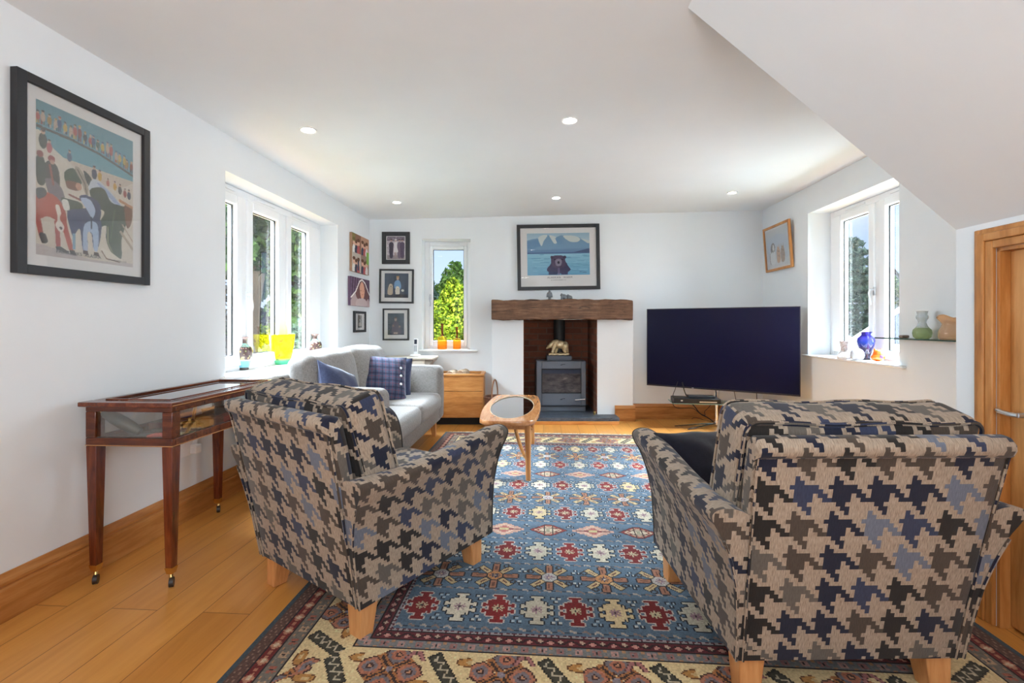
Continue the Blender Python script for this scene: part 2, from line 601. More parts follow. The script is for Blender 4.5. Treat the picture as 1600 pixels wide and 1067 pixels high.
def m_brick():
    t = NT('fireplace_brick')
    v = t.coord('UV')
    b = t.n('ShaderNodeTexBrick')
    for k, val in (('Scale', 1), ('Mortar Size', .008), ('Brick Width', .22), ('Row Height', .075), ('Bias', 0)):
        b.inputs[k].default_value = val
    b.inputs['Color1'].default_value = S(108, 64, 48)
    b.inputs['Color2'].default_value = S(142, 88, 64)
    b.inputs['Mortar'].default_value = S(118, 92, 78)
    t.l(v, b.inputs['Vector'])
    n = t.noise(t.coord('Object'), 30, 5, .7)
    c = t.mix(.35, b.outputs['Color'], t.ramp(n, [(.3, S(80, 60, 50)), (.7, S(180, 140, 115))]), 'OVERLAY')
    return t.pbr(c, .85, normal=t.bump(t.m('SUBTRACT', t.m('MULTIPLY', n, .3), b.outputs['Fac']), .6, .006))
M_BRICK = m_brick()

def m_slate():
    t = NT('slate')
    n = t.noise(t.coord('Object', (1, 1, 2)), 14, 6, .65, .5)
    c = t.ramp(n, [(.3, S(44, 48, 56)), (.6, S(74, 79, 88)), (.8, S(112, 114, 118))])
    return t.pbr(c, .45, normal=t.bump(n, .25, .004))
M_SLATE = m_slate()

def m_houndstooth(period=.104):
    t = NT('houndstooth_upholstery')
    tc_ = t.n('ShaderNodeTexCoord')
    sp = t.n('ShaderNodeSeparateXYZ'); t.l(tc_.outputs['UV'], sp.inputs[0])
    k = 8 / period
    i = t.m('FLOOR', t.m('MULTIPLY', t.m('ADD', sp.outputs[0], 10), k))
    j = t.m('FLOOR', t.m('MULTIPLY', t.m('ADD', sp.outputs[1], 10), k))
    im, jm = t.m('FLOORED_MODULO', i, 8), t.m('FLOORED_MODULO', j, 8)
    dw, dh = t.m('LESS_THAN', im, 3.5), t.m('LESS_THAN', jm, 3.5)
    tw = t.m('LESS_THAN', t.m('FLOORED_MODULO', t.m('ADD', i, j), 4), 1.5)
    dark = t.m('ADD', t.m('MULTIPLY', dw, tw), t.m('MULTIPLY', dh, t.m('SUBTRACT', 1, tw)))
    ss = t.m('SUBTRACT', t.m('ADD', im, jm), 4)
    I = t.m('ADD', t.m('FLOOR', t.m('DIVIDE', i, 8)), t.m('MULTIPLY', t.m('SUBTRACT', 1, dw), t.m('GREATER_THAN', ss, 3.5)))
    J = t.m('ADD', t.m('FLOOR', t.m('DIVIDE', j, 8)), t.m('MULTIPLY', t.m('SUBTRACT', 1, dh), t.m('GREATER_THAN', ss, 1.5)))
    cb = t.n('ShaderNodeCombineXYZ'); t.l(I, cb.inputs[0]); t.l(J, cb.inputs[1])
    w = t.n('ShaderNodeTexWhiteNoise', noise_dimensions='2D'); t.l(cb.outputs[0], w.inputs['Vector'])
    pal = t.ramp(w.outputs['Value'], [(0, S(30, 32, 48)), (.24, S(38, 34, 32)), (.44, S(72, 62, 54)), (.60, S(92, 86, 79)), (.74, S(100, 106, 120)), (.88, S(50, 56, 78))], 'CONSTANT')
    wv = t.coord('UV', (1, .12, 1))
    streak = t.noise(wv, 420, 2, .6)
    weft = t.noise(t.coord('UV', (.15, 1, 1)), 500, 1, .5)
    ground = t.ramp(streak, [(.3, S(128, 112, 96)), (.7, S(174, 157, 139))])
    pal = t.mix(.35, pal, t.ramp(streak, [(.3, (.25, .25, .25)), (.7, (.75, .75, .75))]), 'OVERLAY')
    c = t.mix(dark, ground, pal)
    h = t.m('ADD', streak, t.m('MULTIPLY', weft, .6))
    return t.pbr(c, .85, normal=t.bump(h, .12, .002), spec=.2, sheen=.15)
M_HOUND = m_houndstooth()
M_PIPE = flat('dark_piping', S(58, 54, 52), .8)

def m_linen(name, a, b, scale=1):
    t = NT(name)
    n1 = t.noise(t.coord('UV', (1, .1, 1)), 380 * scale, 2, .6)
    n2 = t.noise(t.coord('UV', (.1, 1, 1)), 380 * scale, 2, .6)
    n3 = t.noise(t.coord('Object'), 3, 2)
    f = t.m('ADD', t.m('MULTIPLY', t.m('ADD', n1, n2), .45), t.m('MULTIPLY', n3, .1))
    return t.pbr(t.ramp(f, [(.36, a), (.64, b)]), .9, normal=t.bump(t.m('ADD', n1, n2), .15, .002), spec=.2, sheen=.2)
M_SOFA = m_linen('grey_linen', S(112, 107, 104), S(164, 159, 155))
M_NAVY = m_linen('navy_cotton', S(44, 50, 76), S(70, 78, 108))
M_BLACKNAVY = m_linen('dark_navy_velvet', S(14, 14, 24), S(26, 26, 40))

def m_tartan():
    t = NT('navy_tartan')
    tc_ = t.n('ShaderNodeTexCoord')
    sp = t.n('ShaderNodeSeparateXYZ'); t.l(tc_.outputs['UV'], sp.inputs[0])
    def line(x, f, ph, wd):
        q = t.m('FRACT', t.m('ADD', t.m('MULTIPLY', x, f), ph))
        return t.m('LESS_THAN', t.m('ABSOLUTE', t.m('SUBTRACT', q, .5)), wd)
    base = S(80, 88, 112)
    c = t.mix(t.m('MULTIPLY', line(sp.outputs[0], 17, .0, .2), .55), base, S(58, 64, 88))
    c = t.mix(t.m('MULTIPLY', line(sp.outputs[1], 17, .3, .2), .55), c, S(54, 60, 84))
    c = t.mix(t.m('MULTIPLY', line(sp.outputs[0], 17, .5, .05), .6), c, S(126, 76, 92))
    c = t.mix(t.m('MULTIPLY', line(sp.outputs[1], 17, .75, .05), .6), c, S(126, 76, 92))
    c = t.mix(t.m('MULTIPLY', line(sp.outputs[0], 17, .0, .05), .8), c, S(36, 42, 66))
    c = t.mix(t.m('MULTIPLY', line(sp.outputs[1], 17, .3, .05), .8), c, S(36, 42, 66))
    n = t.noise(t.coord('UV'), 400, 2)
    return t.pbr(c, .9, normal=t.bump(n, .1, .002), spec=.2, sheen=.2)
M_TARTAN = m_tartan()

def m_attr(name, rough=.6, spec=.3, bumpy=0):
    t = NT(name)
    a = t.n('ShaderNodeAttribute', attribute_name='col')
    if bumpy:
        n = t.noise(t.coord('Object'), 260, 3, .6)
        c = t.mix(.25, a.outputs['Color'], t.ramp(n, [(.3, (.3, .3, .3)), (.7, (.7, .7, .7))]), 'OVERLAY')
        return t.pbr(c, rough, normal=t.bump(n, bumpy, .004), spec=spec, sheen=.1)
    return t.pbr(a.outputs['Color'], rough, spec=spec)
M_PRINT = m_attr('printed_paper')
M_CANVAS = m_attr('printed_canvas', .8, .2)
M_RUG = m_attr('rug_wool', .95, .1, .5)

def m_pane(name, tint=(1, 1, 1, 1), refl=1.0, ior=1.5, rough=0.0):
    t = NT(name)
    tr = t.n('ShaderNodeBsdfTransparent'); tr.inputs[0].default_value = tint
    gl = t.n('ShaderNodeBsdfGlossy'); gl.inputs['Roughness'].default_value = rough
    fr = t.n('ShaderNodeFresnel'); fr.inputs['IOR'].default_value = ior
    mxs = t.n('ShaderNodeMixShader')
    t.l(t.m('MULTIPLY', fr.outputs[0], refl), mxs.inputs[0])
    t.l(tr.outputs[0], mxs.inputs[1]); t.l(gl.outputs[0], mxs.inputs[2])
    t.l(mxs.outputs[0], t.out.inputs[0])
    return t.mat
M_PANE = m_pane('window_glass', (.98, .99, .985, 1), .25)
M_GLAZE = m_pane('picture_glass', (1, 1, 1, 1), .35)
M_CASEGLASS = m_pane('display_glass', (.98, .99, .985, 1), .35)
M_LIDGLASS = m_pane('lid_glass', (.98, .99, .985, 1), 1.6, 1.6)
M_TABLEGLASS = m_pane('table_glass', (.70, .78, .78, 1), 2.0, 1.8)
M_SHELFGLASS = m_pane('shelf_glass', (.86, .95, .92, 1), 1.0)
M_EDGE = flat('green_glass_edge', S(40, 70, 64), .2)

def m_glass(name, col, rough=.05, trans=.9, ior=1.45):
    t = NT(name)
    return t.pbr(col, rough, trans=trans, ior=ior)
def m_lit(name, c1, f=.55):
    t = NT(name)
    p = t.n('ShaderNodeBsdfPrincipled'); p.inputs['Base Color'].default_value = c1; p.inputs['Roughness'].default_value = .06; p.inputs['Transmission Weight'].default_value = .6
    tl = t.n('ShaderNodeBsdfTransparent'); tl.inputs[0].default_value = c1
    mxs = t.n('ShaderNodeMixShader'); mxs.inputs[0].default_value = f
    t.l(p.outputs[0], mxs.inputs[1]); t.l(tl.outputs[0], mxs.inputs[2]); t.l(mxs.outputs[0], t.out.inputs[0])
    return t.mat
def m_amber():
    t = NT('amber_glass')
    tc_ = t.n('ShaderNodeTexCoord')
    sp = t.n('ShaderNodeSeparateXYZ'); t.l(tc_.outputs['Object'], sp.inputs[0])
    c = t.ramp(t.m('DIVIDE', sp.outputs[2], .15), [(.0, (1, .44, .03, 1)), (.45, (1, .62, .07, 1)), (.9, (1, .84, .16, 1))])
    p = t.n('ShaderNodeBsdfPrincipled'); t.l(c, p.inputs['Base Color']); p.inputs['Roughness'].default_value = .06; p.inputs['Transmission Weight'].default_value = .6
    tl = t.n('ShaderNodeBsdfTransparent'); t.l(c, tl.inputs[0])
    mxs = t.n('ShaderNodeMixShader'); mxs.inputs[0].default_value = .7
    t.l(p.outputs[0], mxs.inputs[1]); t.l(tl.outputs[0], mxs.inputs[2]); t.l(mxs.outputs[0], t.out.inputs[0])
    return t.mat
M_AMBER = m_amber()
M_ORANGEG = m_glass('orange_glass', (.75, .12, .008, 1), .15, .3)
M_BROWNG = m_lit('brown_glass', (.62, .22, .05, 1))
M_CLEAR = m_lit('clear_glass', (.93, .95, .95, 1), .5)
M_FROST = m_glass('frosted_glass', (.93, .94, .95, 1), .35, .6)
M_GREENG = m_lit('green_glass', (.56, .66, .36, 1), .35)
M_PEACH = m_lit('peach_glass', (.95, .74, .54, 1), .4)

M_FRAME = flat('black_frame', S(40, 40, 42), .45)
M_MAT = flat('white_mount_board', (.74, .72, .70, 1), .85)
M_CHROME = flat('chrome', (.75, .75, .76, 1), .15, 1)
M_STEEL = flat('brushed_steel', (.62, .63, .65, 1), .32, 1)
M_BRASS = flat('brass', (.72, .50, .20, 1), .25, 1)
M_GOLD = NT('gilt')
_n = M_GOLD.noise(M_GOLD.coord('Object'), 60, 4, .6)
M_GOLD = M_GOLD.pbr(M_GOLD.ramp(_n, [(.3, (.62, .46, .22, 1)), (.7, (.92, .80, .56, 1))]), .38, .5, normal=M_GOLD.bump(_n, .5, .006))
M_IRON = flat('stove_iron', S(98, 104, 114), .55, .2)
M_IRONDK = flat('stove_pipe', S(34, 36, 38), .55, .2)
M_BLACK = flat('black_plastic', S(14, 14, 17), .35)
M_RUBBER = flat('black_rubber', S(24, 23, 23), .6)
M_PEWTER = flat('pewter', S(120, 124, 128), .4, .7)
M_WHITE = flat('white_plastic', (.84, .84, .84, 1), .35)
M_CREAM = flat('cream_paint', S(216, 206, 190), .5)
# ------------------------------------------------------------------ the room
m = MB(); m.bb((-3.2, -3.6, -.1), (3.4, 6.2, 0))
floor = struct(m.build('floor', M_FLOOR, rot=(0, 0, -(AL + AR) / 2), smooth=0))

m = MB()
cv = [(wl(YREAR) - .3, YREAR - .3), (wr(YREAR) + .3, YREAR - .3), (wr(5.7) + .3, 5.75), (wl(5.7) - .3, 5.75)]
m.add([(x, y, ceilz(x)) for x, y in cv] + [(x, y, ceilz(x) + .12) for x, y in cv], [(0, 1, 2, 3), (7, 6, 5, 4), (0, 4, 5, 1), (1, 5, 6, 2), (2, 6, 7, 3), (3, 7, 4, 0)])
struct(m.build('ceiling', M_CEIL, smooth=0))

def wall_hole(m, x0, x1, a, b, z0, z1, hole, along='y'):
    """slab between x0,x1 running a..b along, with one rectangular opening"""
    ha, hb, h0, h1 = hole
    segs = [(a, ha, z0, z1), (hb, b, z0, z1), (ha, hb, z0, h0), (ha, hb, h1, z1)]
    for p, q, r, s in segs:
        if q - p < 1e-4 or s - r < 1e-4: continue
        if along == 'y': m.bb((x0, p, r), (x1, q, s))
        else: m.bb((p, x0, r), (q, x1, s))
KL, KR = 1 / math.cos(AL), 1 / math.cos(AR)
LW0, LW1, LZ0, LZ1 = 2.951 * KL, 4.58 * KL, .745, 2.07
m = MB(); wall_hole(m, -.30, 0, -3.5, 6.0, -.1, 2.6, (LW0, LW1, LZ0, LZ1))
struct(m.build('wall_left', M_WALL, loc=(XL0, 0, 0), rot=(0, 0, -AL), smooth=0))
RW0, RW1, RZ0, RZ1 = 3.334 * KR, 4.49 * KR, .785, 2.16
m = MB(); wall_hole(m, 0, .34, -3.5, 6.0, -.1, 2.6, (RW0, RW1, RZ0, RZ1))
struct(m.build('wall_right', M_WALL, loc=(XR0, 0, 0), rot=(0, 0, -AR), smooth=0))
BX0, BX1, BZ0, BZ1 = -1.047, -.483, .78, 2.087
HX0, HX1, HZ1 = .131, .966, 1.15
m = MB()
wall_hole(m, YB, YB + .35, -1.72, -.1, -.1, 2.6, (BX0, BX1, BZ0, BZ1), 'x')
wall_hole(m, YB, YB + .35, -.1, 3.0, -.1, 2.6, (HX0, HX1, -.1, HZ1), 'x')
struct(m.build('wall_back', M_WALL, smooth=0))
m = MB(); wall_hole(m, YREAR - .3, YREAR, -2.6, 2.7, -.1, 2.6, (-1.9, 1.3, 0, 2.15), 'x')
struct(m.build('wall_rear', m_plaster('warm_bounce_tint', S(190, 150, 112)), smooth=0))  # unseen wall, tinted tan to warm the light bounced onto the chair backs

# chimney opening: white piers and brick lining
m = MB()
m.bb((-.232, 5.30, 0), (HX0, YB + .02, 1.15)); m.bb((HX1, 5.30, 0), (1.376, YB + .02, 1.15))
struct(m.build('wall_fireplace', M_WALL, bevel=.006))
m = MB()
m.bb((HX0 - .03, YB + .03, .0), (HX0 + .006, 5.98, 1.6)); m.bb((HX1 - .006, YB + .03, .0), (HX1 + .03, 5.98, 1.6))
m.bb((HX0 - .004, 5.304, .0), (HX0 + .006, YB + .03, 1.145)); m.bb((HX1 - .006, 5.304, .0), (HX1 + .004, YB + .03, 1.145))
m.bb((HX0 - .03, 5.92, 0), (HX1 + .03, 5.98, 1.6)); m.bb((HX0 - .03, 5.5, 1.6), (HX1 + .03, 5.98, 1.63))
struct(m.build('wall_chimney_recess', M_BRICK, smooth=0))

# stair cupboard and sloping soffit
DX0, DXS, YS = 1.645, .07, 1.868
def wd(y): return DX0 + DXS * y
AD = math.atan(DXS); KD = 1 / math.cos(AD)
ZSOF = 1.476
def sof(y, t):    # t 0 = bottom at the cupboard wall, 1 = top at the ceiling
    b = Vector((wd(y), y, ZSOF))
    k = DXS * (y - YS)
    tp = Vector((.704 + k, y, ceilz(.704 + k)))
    return b.lerp(tp, t)
m = MB()
ya, yb = YS, -1.6
q = [sof(ya, 0), sof(ya, 1), sof(yb, 1), sof(yb, 0)]
up = Vector((.07, 0, .08))
m.add(q + [p + up for p in q], [(0, 1, 2, 3), (7, 6, 5, 4), (0, 4, 5, 1), (1, 5, 6, 2), (2, 6, 7, 3), (3, 7, 4, 0)])
struct(m.build('ceiling_slope', M_CEIL, smooth=0))
# end of the cupboard facing the fireplace wall and the wall with the low door
m = MB()
c0, c1 = Vector((wd(YS), YS, 0)), sof(YS, 1)
poly = [(wd(YS), 0), (wd(YS), ZSOF), (c1.x, c1.z), (2.63, 2.42), (2.66, 0)]
m.prism(poly, 1, YS - .08, YS)
struct(m.build('wall_stair_end', M_WALL, smooth=0))
DO0, DO1, DZ1 = .95, 1.70, 1.375     # door opening along Y
m = MB(); wall_hole(m, 0, .10, -1.6 * KD, (YS - .002) * KD, -.1, ZSOF, (DO0 * KD, DO1 * KD, -.1, DZ1))
struct(m.build('wall_stair', M_WALL, loc=(DX0, 0, 0), rot=(0, 0, -AD), smooth=0))

# low oak door with moulded casing; local x into the cupboard, y along the wall
door = MB()
door.bb((.035, DO0 * KD + .012, .012), (.075, DO1 * KD - .012, DZ1 - .012))
door_o = struct(door.build('door_1', M_DOOR, loc=(DX0, 0, 0), rot=(0, 0, -AD), bevel=.003))
cas = MB()
for k, (w_, pr) in enumerate(((.078, .012), (.058, .022), (.026, .016))):
    off = (0, .018, .048)[k]
    y0, y1, zt = DO0 * KD - .078 + off, DO1 * KD + .078 - off, DZ1 + .078 - off
    wd_ = (.020, .030, .030)[k]
    cas.bb((-pr, y1 - wd_, 0), (.0, y1, zt)); cas.bb((-pr, y0, 0), (.0, y0 + wd_, zt)); cas.bb((-pr, y0 + wd_, zt - wd_), (.0, y1 - wd_, zt))
cas.build('door_casing', M_OAKZ, door_o, bevel=.004)
lin_ = MB()
y0, y1 = DO0 * KD, DO1 * KD
lin_.bb((0, y1 - .012, 0), (.10, y1, DZ1)); lin_.bb((0, y0, 0), (.10, y0 + .012, DZ1)); lin_.bb((0, y0, DZ1 - .012), (.10, y1, DZ1))
lin_.build('door_lining', M_OAKZ, door_o)
hd = MB()
yh = 1.628 * KD
hd.bb((.027, yh - .045, .645), (.035, yh + .0, .835))
hp = hd.build('door_handle', M_STEEL, door_o, bevel=.008, seg=3)
hp['label'] = 'steel lever handle on a long back plate'
lv = MB()
lv.cyl((.03, yh - .022, .785), (-.02, yh - .022, .785), .009)
lv.tube(catmull([(-.02, yh - .026, .785), (-.024, yh - .0, .785), (-.022, yh + .035, .788), (-.012, yh + .055, .79)], 5), .0085, 10)
lv.build('lever', M_STEEL, hp)
scw = MB()
for zz in (.82, .66): scw.cyl((.028, yh - .022, zz), (.0255, yh - .022, zz), .005)
scw.build('screw', M_CHROME, hp)

# skirting boards
SK = [(0, 0), (.022, 0), (.022, .118), (.013, .124), (.013, .128), (.020, .134), (.020, .146), (.010, .168), (.007, .176), (0, .176)]
m = MB(); m.prism(SK, 1, -3.1, 5.36)
struct(m.build('baseboard_left', M_SKIRT, loc=(XL0, 0, 0), rot=(0, 0, -AL), smooth=0, bevel=.003))
m = MB(); m.prism([(-x, z) for x, z in SK], 1, 1.95, 5.36)
struct(m.build('baseboard_right', M_SKIRT, loc=(XR0, 0, 0), rot=(0, 0, -AR), smooth=0, bevel=.003))
m = MB(); m.prism([(YB - x, z) for x, z in SK], 0, -1.63, -.24); m.prism([(YB - x, z) for x, z in SK], 0, 1.378, 2.88)
struct(m.build('baseboard_back', M_SKIRTX, smooth=0, bevel=.003))
m = MB(); m.prism([(5.30 - x, z) for x, z in SK], 0, 1.165, 1.396); m.bb((1.376, 5.30, 0), (1.396, YB - .02, .176))
struct(m.build('baseboard_fireplace', M_SKIRTX, smooth=0, bevel=.003))

# windows -------------------------------------------------------------
def window(name, loc, rotz, x1, z0, z1, panes, gz, gy, handle=None, hside=1, sill=None, sillname=None, vent=True):
    """local x along the wall, y outwards, glass at y = gy"""
    fw = .055
    fr = MB()
    y0, y1 = gy - .03, gy + .045
    fr.bb((0, y0, z0), (fw, y1, z1)); fr.bb((x1 - fw, y0, z0), (x1, y1, z1))
    fr.bb((fw, y0, z0), (x1 - fw, y1, z0 + fw)); fr.bb((fw, y0, z1 - fw), (x1 - fw, y1, z1))
    for a, b in zip(panes[:-1], panes[1:]):
        c_ = (a[1] + b[0]) / 2
        fr.bb((c_ - .03, y0, z0 + fw), (c_ + .03, y1, z1 - fw))
    root = struct(fr.build(name, M_UPVC, loc=loc, rot=(0, 0, rotz), bevel=.006))
    edges = [fw] + [(a[1] + b[0]) / 2 for a, b in zip(panes[:-1], panes[1:])] + [x1 - fw]
    for i, (a, b) in enumerate(panes):
        l_, r_ = edges[i] + (.03 if i else 0), edges[i + 1] - (.03 if i < len(panes) - 1 else 0)
        g0, g1 = gz
        zs0, zs1 = z0 + fw, z1 - fw
        s = MB()
        ya_, yb_ = gy - .045, gy + .03
        s.bb((l_, ya_, zs0), (a, yb_, zs1)); s.bb((b, ya_, zs0), (r_, yb_, zs1))
        s.bb((a, ya_, zs0), (b, yb_, g0)); s.bb((a, ya_, g1), (b, yb_, zs1))
        so = s.build('sash', M_UPVC, root, bevel=.008)
        bead = MB()
        t_ = .006
        for q0, q1 in (((a, g0), (a + t_, g1)), ((b - t_, g0), (b, g1)), ((a, g0), (b, g0 + t_)), ((a, g1 - t_), (b, g1))):
            bead.bb((q0[0], gy - .012, q0[1]), (q1[0], gy - .002, q1[1]))
        bead.build('glazing_seal', M_RUBBER, so)
        g = MB(); g.bb((a - .005, gy, g0 - .005), (b + .005, gy + .012, g1 + .005))
        g.build('glass', M_PANE, so, smooth=0)
    if vent:
        v = MB()
        nv = len(panes)
        for a, b in panes:
            c_ = (a + b) / 2
            v.bb((c_ - .13, y0 - .012, z1 - .035), (c_ + .13, y0, z1 - .018))
        v.build('trickle_vent', M_UPVC, root, bevel=.003)
    if handle:
        hx, hz = handle
        h = MB()
        h.bb((hx - .012, gy - .058, hz - .035), (hx + .012, gy - .045, hz + .035))
        ho = h.build('window_handle', M_STEEL if hside < 2 else M_UPVC, root, bevel=.004)
        k = MB()
        k.cyl((hx, gy - .05, hz + .012), (hx, gy - .085, hz + .012), .009)
        k.tube(catmull([(hx, gy - .085, hz + .015), (hx - .002, gy - .092, hz - .02), (hx + .01, gy - .09, hz - .075), (hx + .006, gy - .085, hz - .11)], 5), .007, 8)
        k.build('lever', M_STEEL if hside < 2 else M_UPVC, ho)
    if sill:
        a, b, th, pr = sill
        s = MB()
        s.bb((.001, -.002, z0), (x1 - .001, gy - .03, z0 + th))
        s.bb((a, -pr, z0), (b, -.0005, z0 + th))
        s.build('window_sill', M_SILL, root, bevel=.008, seg=3)
    return root
PL = [(3.02, 3.303), (3.488, 3.829), (4.024, 4.331)]
window('window_1', (wl(2.951), 2.951, 0), R(90) - AL, (4.58 - 2.951) * KL, LZ0, LZ1, [((a - 2.951) * KL, (b - 2.951) * KL) for a, b in PL], (.873, 1.945), .205, handle=((3.40 - 2.951) * KL, 1.30), hside=2, sill=(-.06, 1.70, .022, .035))
window('window_2', (BX0, YB, 0), 0, BX1 - BX0, BZ0, BZ1, [(.098, .468)], (.90, 1.992), .225, handle=(.068, 1.42), sill=(-.03, .65, .022, .035))
PR = [(4.316, 3.944), (3.753, 3.40)]
window('window_3', (wr(4.49), 4.49, 0), R(-90) - AR, (4.49 - 3.334) * KR, RZ0, RZ1, [((4.49 - a) * KR, (4.49 - b) * KR) for a, b in PR], (.885, 2.045), .235, handle=((4.49 - 3.86) * KR, 1.37), sill=(-.05, 1.23, .022, .035))
window('assumed_rear_glazing', (1.3, YREAR, 0), R(180), 3.2, 0, 2.15, [(.12, .98), (1.14, 2.06), (2.22, 3.08)], (.14, 2.02), .1, vent=False)  # unseen rear glazing, made up to let in the added fill lamp

# recessed ceiling lights ---------------------------------------------
M_LAMP = NT('lamp_glow').pbr((1, .95, .88, 1), .4, emit=(1, .93, .82, 1), es=30)
for px, py, lab in ((482, 203, 'small round recessed ceiling light nearest the long left window'),
                    (890, 188, 'small round recessed ceiling light nearest the middle of the ceiling'),
                    (620, 316, 'small round recessed ceiling light above the corner photo frames'),
                    (869, 309, 'small round recessed ceiling light above the bear picture'),
                    (1144, 301, 'small round recessed ceiling light above the television')):
    k = (px - CX) / FPX
    y = (2.347 - CAMZ) / ((CY - py) / FPX - .024 * k)
    p = Vector((k * y, y, ceilz(k * y)))
    t = thing('ceiling_light', lab, 'ceiling light', p, 0, 'recessed ceiling lights')
    tilt = (0, -math.atan(.024), 0)
    m = MB(); m.lathe([(.036, -.002), (.046, -.006), (.05, -.003), (.05, .002), (.036, .002)], 28, cap=False)
    m.build('trim_ring', M_WHITE, t, rot=tilt)
    m = MB(); m.lathe([(.0, -.003), (.033, -.003), (.033, .002), (.0, .002)], 24)
    m.build('lamp', M_LAMP, t, rot=tilt)
for x, y in ((-.9, -.6), (.3, -1.6), (-.9, -2.2)):  # unseen lamps without fittings, added behind the camera as warm fill
    lamp_light('rear_lamp_fill', (x, y, ceilz(x) - .03), 4, rad=.3)
# ------------------------------------------------------------------ armchairs
def make_chair(label):
    t = thing('armchair', label, 'armchair', group='houndstooth armchairs')
    # frame under the seat
    m = MB(); m.rbox((0, .02, .21), (.60, .66, .17), .02, 6)
    m.build('seat_base', M_HOUND, t)
    m = MB(); m.rbox((0, .095, .365), (.53, .60, .16), .045, 8, puff=(.004, .012, .02))
    m.build('seat_cushion', M_HOUND, t)
    # outside back
    sec = [(-.338, .122), (-.37, .30), (-.415, .53), (-.458, .738), (-.461, .748), (-.467, .746), (-.480, .755), (-.487, .770), (-.485, .785), (-.472, .799),
           (-.448, .803), (-.424, .797), (-.406, .778), (-.385, .70), (-.33, .45), (-.27, .22), (-.25, .122)]
    al = [0]
    for a, b in zip(sec[:-1], sec[1:]): al.append(al[-1] + math.hypot(b[0] - a[0], b[1] - a[1]))
    def hw(z): return .320 + .026 * (z - .12) / .68
    secs, us = [], []
    for q, ins in ((-1, .022), (-.985, .006), (-.955, 0), (-.6, 0), (-.2, 0), (.2, 0), (.6, 0), (.955, 0), (.985, .006), (1, .022)):
        ring = []
        cy_, cz_ = -.38, .46
        for y, z in sec:
            d = Vector((y - (-.338 - .17 * (z - .12) / .68 + .045), 0))
            yy = y - math.copysign(min(ins, abs(d.x)), d.x)
            zz = z - (ins * .7 if z > .7 else (-ins * .0))
            ring.append((q * hw(z), yy, zz))
        secs.append(ring); us.append(q * .335)
    m = MB(); m.loft(secs, True, True, lambda i, k: (us[i], al[k] if k < len(al) else al[-1] + .1))
    bk = m.build('backrest', M_HOUND, t, smooth=50)
    for s_ in (-1, 1):
        p = MB(); p.tube([(s_ * (hw(z) - .006), y - .002, z) for y, z in sec[:5]], .004, 6)
        p.build('piping', M_HOUND, bk)
    p = MB()
    p.tube([(-hw(.71) + .006, -.461, .746), (hw(.71) - .006, -.461, .746)], .003, 6)
    p.build('piping', M_HOUND, bk)
    # arms
    prof = [(.215, .122), (.335, .122), (.341, .25), (.352, .36), (.372, .46), (.402, .545), (.428, .592), (.438, .622), (.428, .640), (.402, .648), (.365, .643), (.325, .618), (.294, .572), (.275, .50), (.266, .36), (.262, .13)]
    pr = prof[:2] + [(v.x, v.y) for v in catmull([(x, z, 0) for x, z in prof[1:-1]], 4)][1:] + [prof[-1]]
    al2 = [0]
    for a, b in zip(pr[:-1], pr[1:]): al2.append(al2[-1] + math.hypot(b[0] - a[0], b[1] - a[1]))
    def station(s, side, inset=0, yo=0):
        kz = np.interp(s, [0, .25, .5, .75, .92, 1], [.90, .885, .905, .955, .99, .985])
        kx = np.interp(s, [0, .5, 1], [1.0, .95, 1.0])
        ring = []
        for x, z in pr:
            zz = .122 + (z - .122) * kz
            yr = -.338 - .17 * (zz - .12)
            yf = .385 - .03 * (zz - .12)
            xx = .335 + (x - .335) * kx if x > .335 else x
            cx_, cz_ = .335, .36
            if inset:
                xx += (cx_ - xx) / max(.01, math.hypot(cx_ - xx, cz_ - zz)) * inset
                zz += (cz_ - zz) / max(.01, math.hypot(cx_ - xx, cz_ - zz)) * inset
            ring.append((side * xx, yr + (yf - yr) * s + yo, zz))
        return ring
    for side in (-1, 1):
        ss = [0, .06, .15, .25, .35, .45, .55, .65, .75, .84, .92, .97, 1.0]
        secs = [station(s, side) for s in ss]
        secs.append(station(1.0, side, .006, .008)); secs.append(station(1.0, side, .02, .012))
        ys = [s * .74 for s in ss] + [.745, .76]
        m = MB(); m.loft(secs, True, True, lambda i, k: (ys[i] * side + .31, al2[k] if k < len(al2) else al2[-1] + .1))
        a_ = m.build('arm', M_HOUND, t, smooth=60)
        p = MB(); p.tube(station(1.0, side, .003, .006)[1:-1], .004, 6)
        p.build('piping', M_PIPE, a_)
        p = MB(); p.tube([v for v in station(0, side, .002, -.003)[1:18]], .004, 6)
        p.build('piping', M_HOUND, a_)
    # loose back cushion
    def wavy(q):
        q.z += (.004 * math.sin(6 * q.x + 2.6) + .003 * math.sin(21 * q.x) + .16 * abs(q.x) ** 2.5) * max(0, q.z) / .22
        q.y += .008 * math.sin(8 * q.x + 2 * q.z)
        return q
    m = MB(); m.rbox((0, 0, 0), (.69, .155, .46), .038, 10, puff=(.004, .032, .004), fn=wavy)
    cu = m.build('back_cushion', M_HOUND, t, loc=(0, -.270, .622), rot=(R(15), 0, 0), smooth=70)
